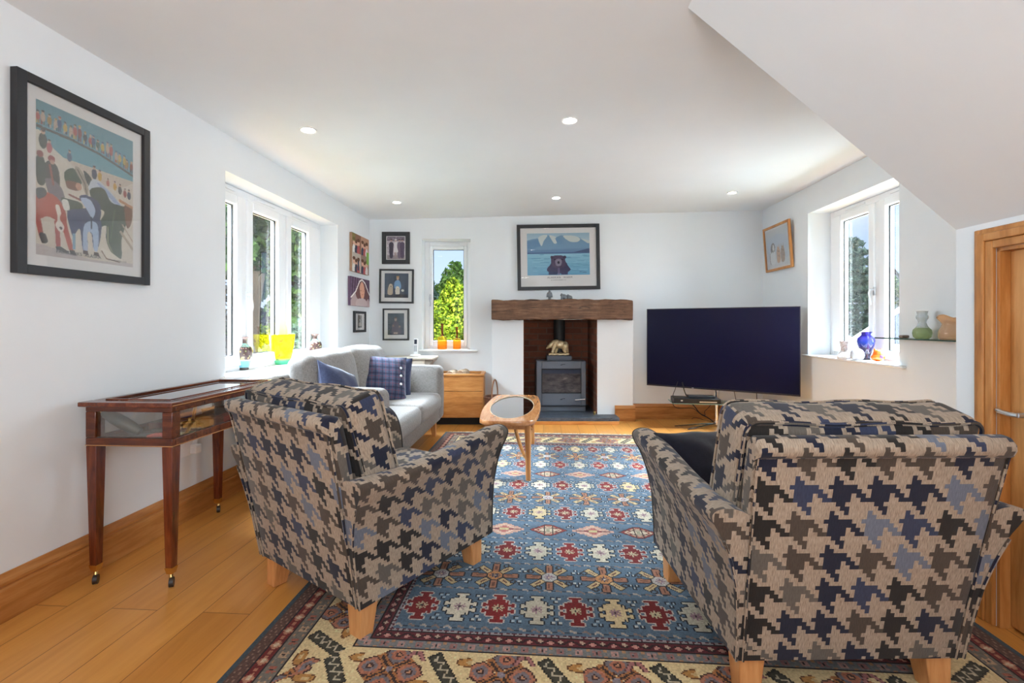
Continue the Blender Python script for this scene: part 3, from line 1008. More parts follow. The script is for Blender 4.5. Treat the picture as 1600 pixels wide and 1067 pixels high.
    for yy in (-.068, .068):
        p = MB()
        rx, rz, rr = .336, .219, .034
        ring = []
        for cx_, cz_, a0 in ((rx - rr, rz - rr, 0), (-rx + rr, rz - rr, 90), (-rx + rr, -rz + rr, 180), (rx - rr, -rz + rr, 270)):
            for k in range(6):
                a = R(a0 + 90 * k / 5)
                ring.append((cx_ + rr * math.cos(a) * 1.0, cz_ + rr * math.sin(a)))
        pts = []
        L = len(ring)
        for i in range(L):
            x0_, z0_ = ring[i]; x1_, z1_ = ring[(i + 1) % L]
            nseg = max(1, int(math.hypot(x1_ - x0_, z1_ - z0_) / .03))
            for k in range(nseg):
                x, z = x0_ + (x1_ - x0_) * k / nseg, z0_ + (z1_ - z0_) * k / nseg
                nx, nz = x / .345, z / .23
                v = wavy(Vector((x + .003 * math.copysign(min(1, abs(nx) ** 8), nx), yy + math.copysign(.004, yy), z + .006 * math.copysign(min(1, abs(nz) ** 8), nz))))
                pts.append(v)
        p.tube(pts, .0055, 6, True)
        p.build('piping', M_HOUND, cu)
    # feet
    for sx2 in (-1, 1):
        for yy in (-.285, .30):
            f = MB()
            f.frustum((sx2 * .278, yy, .125), (.078, .078), (sx2 * .285, yy + (.012 if yy > 0 else -.012), 0), (.058, .058))
            f.build('leg', M_LEG, t, bevel=.004)
    return t
chair = make_chair('houndstooth armchair beside the glass-topped display table, turned toward the stove')
chair.location = (-.594, 2.063, 0)
chair.rotation_euler = (0, 0, -math.atan2(.58, .815))
chair2 = copy_tree(chair)
chair2['label'] = 'houndstooth armchair seen square from behind, in front of the low oak door'
chair2.location = (.978, 1.70, 0)
chair2.rotation_euler = (0, 0, R(1.0))

m = MB(); m.pillow(.40, .40, .14)
o = m.build('cushion', M_BLACKNAVY, loc=(.835, 1.90, .505), rot=(R(-52), R(4), R(24)))
tag(o, 'dark navy velvet cushion lying on the right-hand armchair seat', 'cushion')

# ------------------------------------------------------------------ sofa, local x towards the room, y away from the camera
sofa = thing('sofa', 'pale grey linen two-seat sofa under the long window', 'sofa', (-1.745, 2.965, 0), -AL)
SD = .94
m = MB(); m.rbox((.50, .93, .235), (.84, 1.70, .19), .02, 8); m.build('seat_base', M_SOFA, sofa)
m = MB()
def lean(q):
    q.x -= .09 * (q.z - .15) 
    return q
m.rbox((0, 0, 0), (.22, 1.80, .63), .05, 8)
m.build('backrest', M_SOFA, sofa, loc=(.15, .93, .455), rot=(0, R(-4), 0))
for yy in (.0875, 1.7725):
    m = MB(); m.rbox((.50, yy, .415), (.88, .175, .54), .055, 8, puff=(.006, .004, .008))
    a_ = m.build('arm', M_SOFA, sofa, smooth=60)
    for sgn in (-1, 1):
        p = MB()
        pts = [(.90, yy + sgn * .083, .17), (.90, yy + sgn * .083, .62), (.86, yy + sgn * .083, .672), (.78, yy + sgn * .083, .68), (.12, yy + sgn * .083, .678)]
        p.tube(pts, .003, 6)
        p.build('piping', flat('grey_piping', S(120, 118, 118), .9), a_)
for k in (0, 1):
    yy = .185 + .37 + .747 * k
    m = MB(); m.rbox((.585, yy, .345), (.74, .742, .17), .055, 8, puff=(.012, .003, .02))
    m.build('seat_cushion', M_SOFA, sofa, smooth=70)
    def rum(q, k=k):
        q.x += .014 * math.sin(9 * q.y + 2 * k) * math.sin(8 * q.z + k) + .006 * math.sin(23 * q.y + 9 * q.z)
        q.z += .012 * math.cos(5 * q.y + k) * (q.z > 0)
        return q
    m = MB(); m.rbox((0, 0, 0), (.20, .75, .48), .075, 10, puff=(.05, .004, .012), fn=rum)
    m.build('back_cushion', M_SOFA, sofa, loc=(.325, yy, .655), rot=(0, R(-11), R(1 - 2 * k)), smooth=70)
for xx in (.09, .87):
    for yy in (.09, 1.66):
        f = MB(); f.frustum((xx, yy, .145), (.055, .055), (xx + (.01 if xx > .5 else -.01), yy, 0), (.034, .034))
        f.build('leg', M_LEG, sofa, bevel=.003)
MS = Matrix.Translation(sofa.location) @ Matrix.Rotation(-AL, 4, 'Z')
def on_sofa(x, y, z): return MS @ Vector((x, y, z))
m = MB(); m.pillow(.42, .42, .15)
o = m.build('cushion', M_NAVY, loc=on_sofa(.53, .33, .605), rot=(R(-24), R(20), R(72)))
tag(o, 'plain navy cushion with stitched squares on the near sofa seat', 'cushion', 'scatter cushions on the sofa')
m = MB(); m.pillow(.44, .44, .17)
o = m.build('cushion', M_TARTAN, loc=on_sofa(.53, 1.17, .615), rot=(R(-24), R(6), R(26)))
tag(o, 'navy tartan cushion with white buttons leaning on the far sofa seat', 'cushion', 'scatter cushions on the sofa')
for k in range(3):
    b = MB(); b.lathe([(0, -.004), (.010, -.005), (.012, 0), (.010, .003), (0, .002)], 14)
    b.build('button', M_WHITE, o, loc=(.150, (-.069, -.077, -.077)[k], .09 - .075 * k), rot=(R(90), 0, R(20)))
m = MB(); m.pillow(.42, .42, .14)
o = m.build('cushion', M_NAVY, loc=on_sofa(.53, 1.36, .585), rot=(R(-14), R(4), R(22)))
tag(o, 'navy cushion mostly hidden behind the tartan cushion', 'cushion', 'scatter cushions on the sofa')

# ------------------------------------------------------------------ coffee table, local y along its length
ct = thing('coffee_table', 'teak coffee table with oval glass inset, standing on the patterned rug', 'coffee table', (.005, 3.775, 0), -R(4.2))
CL, ZT = 1.17, .438
def ct_half(y):
    u = y / (CL / 2)
    return .185 + .042 * (1 - u * u)
def outline(off=0, n=24):
    pts = []
    hy = CL / 2 - off
    ys = [-hy + 2 * hy * k / n for k in range(n + 1)]
    def endy(x): return .018 * (1 - (x / .19) ** 2)
    r = .035
    right = []
    for y in ys:
        w = ct_half(y) - off
        e = hy - abs(y)
        if e < r: w -= r - math.sqrt(max(0, r * r - (r - e) ** 2))
        right.append((w, y))
    left = [(-x, y) for x, y in right][::-1]
    top = [(x, hy + endy(x) * .8) for x in np.linspace(right[-1][0], -right[-1][0], 9)[1:-1]]
    bot = [(x, -hy - endy(x) * .8) for x in np.linspace(-right[0][0], right[0][0], 9)[1:-1]]
    return right + top + left + bot
GA, GB = .172, .505
def ellip(o, a=GA, b=GB):
    return [(a * math.cos(t), b * math.sin(t)) for t in [math.atan2(q[1] / b, q[0] / a) for q in o]]
O = outline()
E = ellip(O)
m = MB()
n = len(O)
rings = [[(x, y, ZT) for x, y in E], [(x * .985, y * .995, ZT) for x, y in O], [(x, y, ZT - .006) for x, y in O], [(x, y, ZT - .026) for x, y in O], [(x * .97, y * .99, ZT - .034) for x, y in O], [(x, y, ZT - .034) for x, y in E]]
m.loft(rings + [rings[0]], True, False)
m.build('tabletop', M_TABLE, ct, smooth=50)
m = MB(); m.prism(ellip(O, GA - .001, GB - .001), 2, ZT - .014, ZT - .004)
g_ = m.build('glass_inset', M_TABLEGLASS, ct, smooth=0)
m = MB(); m.tube([(x, y, ZT - .001) for x, y in ellip(O, GA - .002, GB - .002)], .0025, 6, True)
m.build('inset_rim', flat('pale_rim', S(190, 170, 140), .3), ct)
LX, LY = .142, .50
m = MB()
for s_ in (-1, 1):
    m.bb((s_ * LX - .012, -LY, ZT - .075), (s_ * LX + .012, LY, ZT - .034))
    m.bb((-LX, s_ * LY - .012, ZT - .075), (LX, s_ * LY + .012, ZT - .034))
m.build('apron', M_TABLE, ct, bevel=.003)
for sx2 in (-1, 1):
    for sy2 in (-1, 1):
        f = MB(); f.cyl((sx2 * LX, sy2 * LY, ZT - .034), (sx2 * (LX + .004), sy2 * LY, 0), .022, .018, 14)
        f.build('leg', M_TABLEZ, ct)
        b = MB()
        b.tube(catmull([(sx2 * (LX - .005), sy2 * (LY - .01), .15), (sx2 * .09, sy2 * .36, .19), (sx2 * .035, sy2 * .17, .29), (sx2 * .012, sy2 * .05, .40)], 8), .0145, 10, flat=.6)
        b.build('curved_stretcher', M_TABLEZ, ct)

# ------------------------------------------------------------------ display table, local x into the room, y along the wall
vt = thing('display_table', 'mahogany glass-topped display table on castors against the left wall', 'display table', (wl(1.965) + .075, 1.970, 0), -AL)
VX, VY, VZ0, VZ1 = .385, .80, .585, .772
f = MB()
# moulded lid frame
for lo, hi in (((-.018, -.018, VZ1 - .02), (VX + .012, .045, VZ1)), ((-.012, VY - .045, VZ1 - .02), (VX + .012, VY + .012, VZ1)), ((-.012, .045, VZ1 - .02), (.045, VY - .045, VZ1)), ((VX - .045, .045, VZ1 - .02), (VX + .012, VY - .045, VZ1))):
    f.bb(lo, hi)
lid = f.build('lid', M_MAHO, vt, bevel=.004)
f = MB()
for lo, hi in (((.045, .045, VZ1), (VX - .045, .055, VZ1 + .006)), ((.045, VY - .055, VZ1), (VX - .045, VY - .045, VZ1 + .006)), ((.045, .055, VZ1), (.055, VY - .055, VZ1 + .006)), ((VX - .055, .055, VZ1), (VX - .045, VY - .055, VZ1 + .006))):
    f.bb(lo, hi)
f.build('glass_bead', M_MAHO, lid, bevel=.002)
f = MB(); f.bb((.045, .045, VZ1 - .012), (VX - .045, VY - .045, VZ1 - .006)); f.build('glass', M_LIDGLASS, lid, smooth=0)
f = MB()
zt, zb = VZ1 - .02, VZ0
f.bb((0, 0, zb), (VX, .02, zb + .035)); f.bb((0, 0, zt - .022), (VX, .02, zt))
f.bb((0, VY - .02, zb), (VX, VY, zb + .035)); f.bb((0, VY - .02, zt - .022), (VX, VY, zt))
f.bb((0, .02, zb), (.02, VY - .02, zb + .035)); f.bb((0, .02, zt - .022), (.02, VY - .02, zt))
f.bb((VX - .02, .02, zb), (VX, VY - .02, zb + .035)); f.bb((VX - .02, .02, zt - .022), (VX, VY - .02, zt))
for x in (0, VX - .045):
    for y in (0, VY - .045): f.bb((x, y, zb + .035), (x + .045, y + .045, zt - .022))
f.build('case_frame', M_MAHOX, vt, bevel=.003)
f = MB(); f.bb((.02, .02, zb + .012), (VX - .02, VY - .02, zb + .022)); f.build('case_floor', flat('brown_lining', S(70, 40, 26), .9), vt)
for lo, hi in (((.045, .008, zb + .035), (VX - .045, .013, zt - .022)), ((.045, VY - .013, zb + .035), (VX - .045, VY - .008, zt - .022)), ((VX - .013, .045, zb + .035), (VX - .008, VY - .045, zt - .022)), ((.008, .045, zb + .035), (.013, VY - .045, zt - .022))):
    g = MB(); g.bb(lo, hi); g.build('side_glass', M_CASEGLASS, vt, smooth=0)
f = MB()
f.bb((-.001, -.001, zb + .002), (VX + .001, VY + .001, zb + .005)); f.bb((-.013, -.013, VZ1 - .013), (VX + .013, VY + .013, VZ1 - .0105))
f.build('inlay_line', M_INLAY, vt)
for x in (.024, VX - .024):
    for y in (.024, VY - .024):
        l_ = MB(); l_.frustum((x, y, .075), (.03, .03), (x, y, zb), (.046, .046))
        lo_ = l_.build('leg', M_MAHOZ, vt, bevel=.002)
        c_ = MB(); c_.frustum((x, y, .05), (.024, .024), (x, y, .078), (.034, .034)); c_.cyl((x, y, .052), (x + .008, y - .01, .030), .008)
        cs = c_.build('castor_cup', M_BRASS, lo_)
        w_ = MB(); w_.cyl((x + .006, y - .018, .0195), (x + .02, y - .010, .0195), .0192, seg=18)
        w_.build('castor_wheel', flat('castor_wheel', S(46, 34, 28), .35), cs)
MV = Matrix.Translation(vt.location) @ Matrix.Rotation(-AL, 4, 'Z')
ZI = zb + .022
def in_case(name, mb, mat, label, cat, x, y, rz=0, z=ZI, rot=None, **kw):
    o = mb.build(name, mat, loc=MV @ Vector((x, y, z)), rot=rot if rot else (0, 0, rz - AL), **kw)
    return tag(o, label, cat, 'keepsakes in the display table')
M_HORN = flat('dark_horn', S(52, 52, 44), .3)
m = MB(); m.lathe([(0, 0), (.016, .0), (.024, .03), (.027, .08), (.026, .12), (.020, .15), (.021, .155), (.021, .165), (.013, .17), (.0, .17)], 20)
o = in_case('horn_flask', m, M_HORN, 'dark olive flask leaning in the near left corner of the display table', 'flask', .175, .075, z=ZI + .022, rot=(R(8), R(-56), 0))
m = MB(); m.lathe([(0, .165), (.022, .166), (.024, .172), (.024, .18), (.014, .184), (0, .184)], 20); m.build('cap', M_BRASS, o)
m = MB(); m.box((0, 0, .008), (.13, .045, .016)); m.tube([(.02, 0, .02), (.09, .0, .026)], [.012, .009], 10)
o = in_case('sheathed_knife', m, flat('grey_leather', S(84, 80, 74), .6), 'grey sheathed knife lying at the near end of the display table', 'knife', .185, .105, R(8), bevel=.004)
m = MB(); m.cyl((.085, 0, .027), (.135, .0, .034), .0095, .011, 12); m.build('handle', M_TABLE, o)
m = MB(); m.tube(catmull([(-.06, 0, .008), (-.02, .01, .012), (.03, .0, .011), (.07, -.012, .008)], 6), [.006 + .004 * math.sin(PI * k / 18) for k in range(19)], 10)
in_case('red_ribbon_roll', m, flat('coral_red', S(190, 70, 54), .6), 'coral red roll lying beside the sheathed knife', 'keepsake', .285, .065, R(10))
m = MB(); m.box((0, 0, .016), (.15, .10, .032))
o = in_case('jewellery_box', m, M_MAHO, 'open wooden box with blue lined lid in the display table', 'box', .16, .27, R(4), bevel=.003)
m = MB(); m.box((0, 0, 0), (.15, .012, .10)); l_ = m.build('lid', M_TABLE, o, loc=(0, .058, .072), rot=(R(-16), 0, 0), bevel=.002)
m = MB(); m.box((0, -.008, 0), (.13, .004, .082)); m.build('lining', flat('blue_lining', S(52, 64, 130), .8), l_)
m = MB(); m.lathe([(0, 0), (.028, 0), (.028, .045), (.030, .048), (.030, .054), (.006, .058), (.006, .068), (.010, .072), (0, .074)], 24)
o = in_case('brass_pot', m, M_BRASS, 'small round brass pot with knob behind the long side glass', 'pot', .335, .16)
m = MB(); m.lathe([(0, 0), (.020, 0), (.020, .03), (.022, .033), (.0, .036)], 20)
in_case('brass_tin', m, M_BRASS, 'low brass cylinder beside the round brass pot', 'pot', .335, .215)
m = MB(); m.box((0, 0, .02), (.06, .10, .04)); m.box((0, 0, .043), (.054, .094, .006))
o = in_case('leather_case', m, flat('brown_leather', S(98, 50, 34), .5), 'brown leather case in the middle of the display table', 'case', .325, .31, bevel=.004)
m = MB(); m.box((0, 0, .014), (.07, .16, .028))
o = in_case('red_case', m, flat('red_leather', S(150, 52, 36), .5), 'flat red case behind the brown leather case', 'case', .30, .46, bevel=.004)
m = MB(); m.box((0, 0, .02), (.07, .14, .04))
in_case('dark_case', m, flat('plum_leather', S(60, 34, 40), .5), 'dark plum case toward the far end of the display table', 'case', .32, .63, bevel=.004)
m = MB(); m.lathe([(0, 0), (.026, 0), (.010, .008), (.007, .05), (.012, .06), (.02, .066), (0, .07)], 20)
in_case('pewter_stand', m, M_PEWTER, 'little pewter stand near the far end of the display table', 'keepsake', .24, .70)
m = MB(); m.bb((-.10, 0, 0), (.10, .006, .11))
o = in_case('photo_card', m, flat('grey_card', S(150, 156, 164), .6), 'pale card propped against the back glass of the display table', 'card', .06, .50, R(90), rot=(R(-14), 0, R(90) - AL))
# double socket on the wall beneath
m = MB(); m.box((0, -.005, 0), (.146, .010, .086))
so = m.build('wall_socket', M_WHITE, loc=(wl(2.63) + .0, 2.63, .40), rot=(0, 0, R(90) - AL), bevel=.003)
tag(so, 'white double wall socket under the display table', 'socket')
for dx in (-.036, .036):
    m = MB(); m.box((dx, -.011, .024), (.012, .003, .018)); m.build('rocker_switch', M_UPVC, so)
m = MB(); m.rbox((.036, -.026, -.012), (.05, .036, .05), .008, 2); m.build('plug', M_WHITE, so)
# ------------------------------------------------------------------ pixel painting for prints and the rug
class Cv:
    def __init__(s, w, h, bg):
        s.w, s.h = w, h
        s.a = np.zeros((h, w, 3)) + np.array(bg) / 255.
        s.X, s.Y = np.meshgrid((np.arange(w) + .5) / w, (np.arange(h) + .5) / h)
        s.rng = np.random.default_rng(3)
    def put(s, mask, c, al=1):
        s.a[mask] = s.a[mask] * (1 - al) + np.array(c) / 255. * al
    def rect(s, x0, y0, x1, y1, c, al=1): s.put((s.X >= x0) & (s.X < x1) & (s.Y >= y0) & (s.Y < y1), c, al)
    def ell(s, cx, cy, rx, ry, c, rot=0, al=1):
        ca, sa = math.cos(rot), math.sin(rot)
        k = s.h / s.w
        dx, dy = s.X - cx, (s.Y - cy) * k
        u, v = dx * ca + dy * sa, -dx * sa + dy * ca
        s.put((u / rx) ** 2 + (v / (ry * k)) ** 2 <= 1, c, al)
    def poly(s, pts, c, al=1):
        ins = np.zeros(s.X.shape, bool)
        n = len(pts)
        for i in range(n):
            x0, y0 = pts[i]; x1, y1 = pts[(i + 1) % n]
            if y0 == y1: continue
            cond = ((y0 > s.Y) != (y1 > s.Y)) & (s.X < (x1 - x0) * (s.Y - y0) / (y1 - y0) + x0)
            ins ^= cond
        s.put(ins, c, al)
    def blobp(s, pts, c, al=1):
        s.poly([(v.x, v.y) for v in catmull([(x, y, 0) for x, y in pts], 6, True)], c, al)
    def line(s, pts, w, c, al=1):
        k = s.h / s.w
        for (x0, y0), (x1, y1) in zip(pts[:-1], pts[1:]):
            dx, dy = x1 - x0, (y1 - y0) * k
            L = dx * dx + dy * dy + 1e-12
            t = np.clip(((s.X - x0) * dx + (s.Y - y0) * k * dy) / L, 0, 1)
            d = np.hypot(s.X - x0 - t * dx, (s.Y - y0) * k - t * dy)
            s.put(d < w / 2, c, al)
    def grad(s, y0, y1, c0, c1):
        mk = (s.Y >= y0) & (s.Y < y1)
        t = ((s.Y - y0) / (y1 - y0))[mk][:, None]
        s.a[mk] = np.array(c0) / 255. * (1 - t) + np.array(c1) / 255. * t
    def noise(s, amt, cell=6):
        n = s.rng.normal(0, 1, (s.h // cell + 2, s.w // cell + 2))
        n = np.kron(n, np.ones((cell, cell)))[:s.h, :s.w]
        s.a = np.clip(s.a + amt * n[:, :, None], 0, 1)

def colour_grid(name, cv, w, h, mat, parent=None, loc=None, rot=None, flat_z=False, thick=0.0):
    """flat sheet whose faces carry the pattern; XZ plane facing -Y, or lying in XY"""
    H, W = cv.h, cv.w
    xs = np.linspace(-w / 2, w / 2, W + 1)
    ys = np.linspace(h / 2, -h / 2, H + 1)
    gx, gy = np.meshgrid(xs, ys)
    co = np.zeros(((W + 1) * (H + 1), 3))
    co[:, 0] = gx.ravel()
    co[:, 1 if flat_z else 2] = gy.ravel()
    i = np.arange(H)[:, None] * (W + 1) + np.arange(W)[None, :]
    f = np.stack([i, i + W + 1, i + W + 2, i + 1], -1).reshape(-1, 4)
    nv = len(co)
    vs = co
    extra = []
    if thick:
        c4 = np.array([[-w / 2, h / 2], [w / 2, h / 2], [w / 2, -h / 2], [-w / 2, -h / 2]])
        low = np.zeros((4, 3)); low[:, 0] = c4[:, 0]
        if flat_z: low[:, 1] = c4[:, 1]; low[:, 2] = -thick
        else: low[:, 2] = c4[:, 1]; low[:, 1] = thick
        vs = np.vstack([co, low])
        tl, tr, br, bl = 0, W, H * (W + 1) + W, H * (W + 1)
        top = list(range(0, W + 1)); right = list(range(W, (W + 1) * (H + 1), W + 1))
        bot = list(range(H * (W + 1), H * (W + 1) + W + 1)); left = list(range(0, H * (W + 1) + 1, W + 1))
        extra = [top[::-1] + [nv, nv + 1][0:2] if False else [nv] + top[::1] + [nv + 1], [nv + 1] + right + [nv + 2], [nv + 2] + bot[::-1] + [nv + 3], [nv + 3] + left[::-1] + [nv], [nv, nv + 1, nv + 2, nv + 3]]
    me = bpy.data.meshes.new(name)
    faces = f.tolist() + extra
    me.from_pydata(vs.tolist(), [], faces)
    me.materials.append(mat)
    at = me.attributes.new('col', 'FLOAT_COLOR', 'FACE')
    a = cv.a.reshape(-1, 3)
    l_ = np.where(a <= .04045, a / 12.92, ((a + .055) / 1.055) ** 2.4)
    full = np.ones((len(faces), 4), np.float32)
    full[:len(l_), :3] = l_
    if extra: full[len(l_):, :3] = l_[:W].mean(0)
    at.data.foreach_set('color', full.ravel())
    o = bpy.data.objects.new(name, me)
    C.objects.link(o)
    if parent: o.parent = parent
    if loc is not None: o.location = loc
    if rot is not None: o.rotation_euler = rot
    return o

def text_mesh(name, s, size, mat, parent, loc, align='CENTER', rot=(R(90), 0, 0), space=1.0):
    cu = bpy.data.curves.new(name, 'FONT')
    cu.body, cu.size, cu.align_x, cu.align_y, cu.space_character = s, size, align, 'CENTER', space
    cu.extrude = .0002
    tmp = bpy.data.objects.new(name, cu)
    C.objects.link(tmp)
    bpy.context.view_layer.update()
    me = bpy.data.meshes.new_from_object(tmp.evaluated_get(bpy.context.evaluated_depsgraph_get()))
    bpy.data.objects.remove(tmp)
    me.name = name
    me.materials.clear(); me.materials.append(mat)
    o = bpy.data.objects.new(name, me)
    C.objects.link(o)
    o.parent, o.location, o.rotation_euler = parent, loc, rot
    return o

def picture(name, label, cat, loc, rotz, w, h, fw, depth, fmat, cv, art, tilt=(0, 0), group=None, glaze=True):
    """local x across, z up, front at -y. art = (cx,cz,w,h) of the print inside the frame"""
    t = thing(name, label, cat, loc, rotz, group)
    t.rotation_euler = (tilt[1], tilt[0], rotz)
    t.rotation_mode = 'XYZ'
    m = MB()
    for lo, hi in (((-w / 2, -depth, -h / 2), (-w / 2 + fw, 0, h / 2)), ((w / 2 - fw, -depth, -h / 2), (w / 2, 0, h / 2)), ((-w / 2 + fw, -depth, h / 2 - fw), (w / 2 - fw, 0, h / 2)), ((-w / 2 + fw, -depth, -h / 2), (w / 2 - fw, 0, -h / 2 + fw))):
        m.bb(lo, hi)
    m.build('frame', fmat, t, bevel=.002)
    m = MB(); m.bb((-w / 2 + fw - .003, -depth * .5, -h / 2 + fw - .003), (w / 2 - fw + .003, -.002, h / 2 - fw + .003))
    m.build('mount', M_MAT, t, smooth=0)
    pr = colour_grid('print', cv, art[2], art[3], M_PRINT, t, loc=(art[0], -depth * .5 - .001, art[1]))
    if glaze:
        m = MB(); m.bb((-w / 2 + fw - .002, -depth * .5 - .007, -h / 2 + fw - .002), (w / 2 - fw + .002, -depth * .5 - .004, h / 2 - fw + .002))
        m.build('glazing', M_GLAZE, t, smooth=0)
    return t
M_INK = flat('ink', S(70, 70, 74), .8)

# ---- big poster on the left wall: winter street scene with dogs
cv = Cv(176, 244, (196, 182, 166))
cv.grad(0, .32, (78, 128, 142), (96, 150, 164))
cv.poly([(0, .30), (.25, .36), (.52, .42), (1, .42), (1, 1), (0, 1)], (206, 196, 180))
cv.blobp([(.0, .2), (.15, .28), (.35, .36), (.6, .45), (.9, .38), (1, .34), (1, .5), (.4, .6), (0, .5)], (206, 198, 184))
cv.line([(0, .17), (.3, .175), (.6, .20), (.85, .245), (1, .275)], .025, (72, 70, 62))
rg = random.Random(4)
pal = [(120, 48, 44), (60, 62, 76), (150, 118, 44), (66, 84, 66), (176, 150, 130), (52, 74, 110), (160, 70, 60), (180, 150, 60), (46, 46, 50)]
for k in range(21):
    x = .02 + k * .048 + rg.uniform(-.01, .01)
    yb = np.interp(x, [0, .3, .6, .85, 1], [.15, .158, .182, .228, .258])
    hgt = rg.uniform(.065, .1)
    c = rg.choice(pal)
    cv.rect(x - .017, yb - hgt * .5, x - .003, yb, rg.choice(pal)); cv.rect(x + .002, yb - hgt * .5, x + .016, yb, rg.choice(pal))
    cv.ell(x, yb - hgt * .62, .021, hgt * .36, c); cv.ell(x, yb - hgt * 1.06, .012, .011, (186, 150, 124)); cv.ell(x, yb - hgt * 1.13, .013, .007, rg.choice(pal))
for x, y, s_, c in ((.06, .255, 1.3, (52, 58, 50)), (.115, .285, .9, (170, 84, 88)), (.30, .30, .8, (70, 86, 110)), (.55, .36, 1.0, (58, 62, 84)), (.61, .365, .8, (190, 150, 40)), (.70, .395, .6, (170, 90, 70)), (.78, .405, .7, (196, 150, 44)), (.84, .42, .8, (62, 60, 58)), (.90, .435, .7, (150, 62, 52)), (.95, .44, .8, (58, 62, 84))):
    cv.ell(x, y, .028 * s_, .04 * s_, c); cv.ell(x, y - .045 * s_, .015 * s_, .013 * s_, (186, 150, 124)); cv.ell(x, y - .054 * s_, .016 * s_, .008 * s_, (80, 60, 50))
cv.blobp([(.0, .38), (.06, .36), (.09, .45), (.07, .54), (.01, .53)], (50, 62, 54))
cv.ell(.035, .345, .03, .022, (128, 54, 46))
cv.blobp([(.08, .40), (.14, .37), (.20, .42), (.20, .54), (.10, .52)], (62, 62, 58)); cv.ell(.135, .355, .032, .024, (140, 52, 50)); cv.ell(.14, .375, .02, .016, (182, 142, 120))
cv.blobp([(.08, .50), (.20, .51), (.26, .60), (.25, .71), (.15, .66)], (112, 104, 108)); cv.line([(.12, .40), (.15, .52)], .02, (150, 84, 70))
cv.blobp([(.25, .42), (.33, .37), (.42, .41), (.40, .48), (.28, .49)], (56, 78, 56)); cv.blobp([(.27, .47), (.40, .46), (.40, .51), (.29, .52)], (118, 78, 56)); cv.ell(.39, .485, .03, .026, (190, 142, 112))
cv.blobp([(.35, .37), (.39, .35), (.47, .43), (.49, .52), (.46, .53), (.42, .45)], (156, 146, 128)); cv.line([(.38, .37), (.45, .45), (.47, .52)], .012, (96, 82, 62))
cv.blobp([(.44, .36), (.52, .40), (.50, .46), (.46, .42)], (48, 58, 48))
cv.blobp([(.49, .47), (.54, .40), (.66, .42), (.84, .52), (.88, .555), (.80, .56), (.62, .46), (.52, .50)], (186, 196, 206))
cv.blobp([(.58, .415), (.70, .45), (.86, .545), (.83, .555), (.66, .47)], (150, 166, 198))
cv.blobp([(.50, .50), (.56, .455), (.66, .45), (.74, .53), (.90, .54), (.95, .60), (.90, .70), (.86, .80), (.86, .93), (.82, .95), (.73, .90), (.68, .82), (.68, .72), (.63, .73), (.59, .72), (.66, .62), (.56, .59)], (52, 68, 50))
cv.line([(.78, .58), (.75, .70), (.73, .82)], .012, (82, 102, 72)); cv.line([(.70, .72), (.70, .84), (.76, .92)], .008, (150, 150, 112))
cv.blobp([(.90, .52), (.99, .54), (.98, .65), (.93, .70), (.90, .62)], (116, 76, 52)); cv.line([(.84, .5), (1, .53)], .03, (186, 136, 92))
cv.line([(.85, .74), (1, .86)], .03, (168, 150, 128)); cv.line([(.87, .68), (1, .80)], .015, (172, 152, 130))
cv.blobp([(.62, .89), (.70, .90), (.86, .955), (.84, .975), (.68, .965)], (214, 206, 190)); cv.line([(.63, .91), (.68, .96), (.84, .975)], .012, (120, 86, 58))
# dogs
cv.blobp([(-.02, .62), (.08, .585), (.18, .60), (.26, .68), (.28, .78), (.34, .94), (.30, .945), (.24, .82), (.18, .76), (.10, .74), (.05, .76), (-.02, .76)], (172, 70, 46))
cv.poly([(0, .72), (.035, .74), (.07, .89), (.03, .89), (0, .80)], (166, 66, 44)); cv.poly([(.16, .76), (.21, .76), (.215, .93), (.175, .93)], (166, 62, 44))
cv.blobp([(.03, .86), (.08, .86), (.10, .91), (.05, .92)], (54, 46, 44)); cv.poly([(.17, .93), (.22, .925), (.29, .95), (.29, .965), (.18, .955)], (54, 48, 48)); cv.poly([(.30, .94), (.35, .94), (.37, .975), (.31, .975)], (74, 54, 52))
cv.blobp([(.17, .66), (.20, .65), (.22, .70), (.21, .74), (.25, .79), (.22, .83), (.17, .79), (.19, .74)], (222, 214, 202)); cv.ell(.22, .80, .014, .010, (70, 50, 46))
cv.blobp([(0, .58), (.07, .56), (.09, .60), (.02, .64)], (58, 58, 60))
cv.blobp([(.22, .60), (.30, .59), (.42, .60), (.42, .67), (.30, .69)], (62, 74, 54)); cv.blobp([(.23, .61), (.28, .60), (.30, .66), (.25, .67)], (216, 214, 206)); cv.line([(.30, .56), (.40, .575)], .02, (136, 74, 62))
cv.blobp([(.28, .68), (.40, .64), (.52, .62), (.62, .69), (.62, .80), (.585, .90), (.54, .90), (.52, .80), (.48, .80), (.48, .92), (.43, .92), (.40, .78), (.34, .84), (.31, .80)], (56, 66, 104))
cv.blobp([(.40, .55), (.47, .53), (.60, .56), (.62, .66), (.56, .70), (.50, .65), (.46, .585), (.41, .58)], (54, 62, 98)); cv.blobp([(.41, .565), (.50, .555), (.56, .62), (.53, .685), (.48, .64)], (168, 186, 214))
cv.blobp([(.45, .74), (.58, .72), (.59, .90), (.545, .91), (.53, .80), (.48, .80), (.48, .92), (.435, .92)], (160, 180, 208)); cv.line([(.52, .68), (.52, .76)], .015, (46, 54, 84))
cv.poly([(.33, .82), (.36, .82), (.36, .93), (.33, .93)], (120, 160, 186))
for x in (.43, .545): cv.poly([(x, .925), (x + .05, .925), (x + .06, .955), (x, .95)], (78, 62, 62))
cv.blobp([(0, .93), (.3, .965), (.6, .985), (1, .97), (1, 1.02), (0, 1.02)], (182, 172, 172), .8)
cv.noise(.012, 2)
pc = wl(2.0657); yc = (1.7596 + 2.371) / 2 - .014
pw = (2.371 - 1.7596) * KL * .975
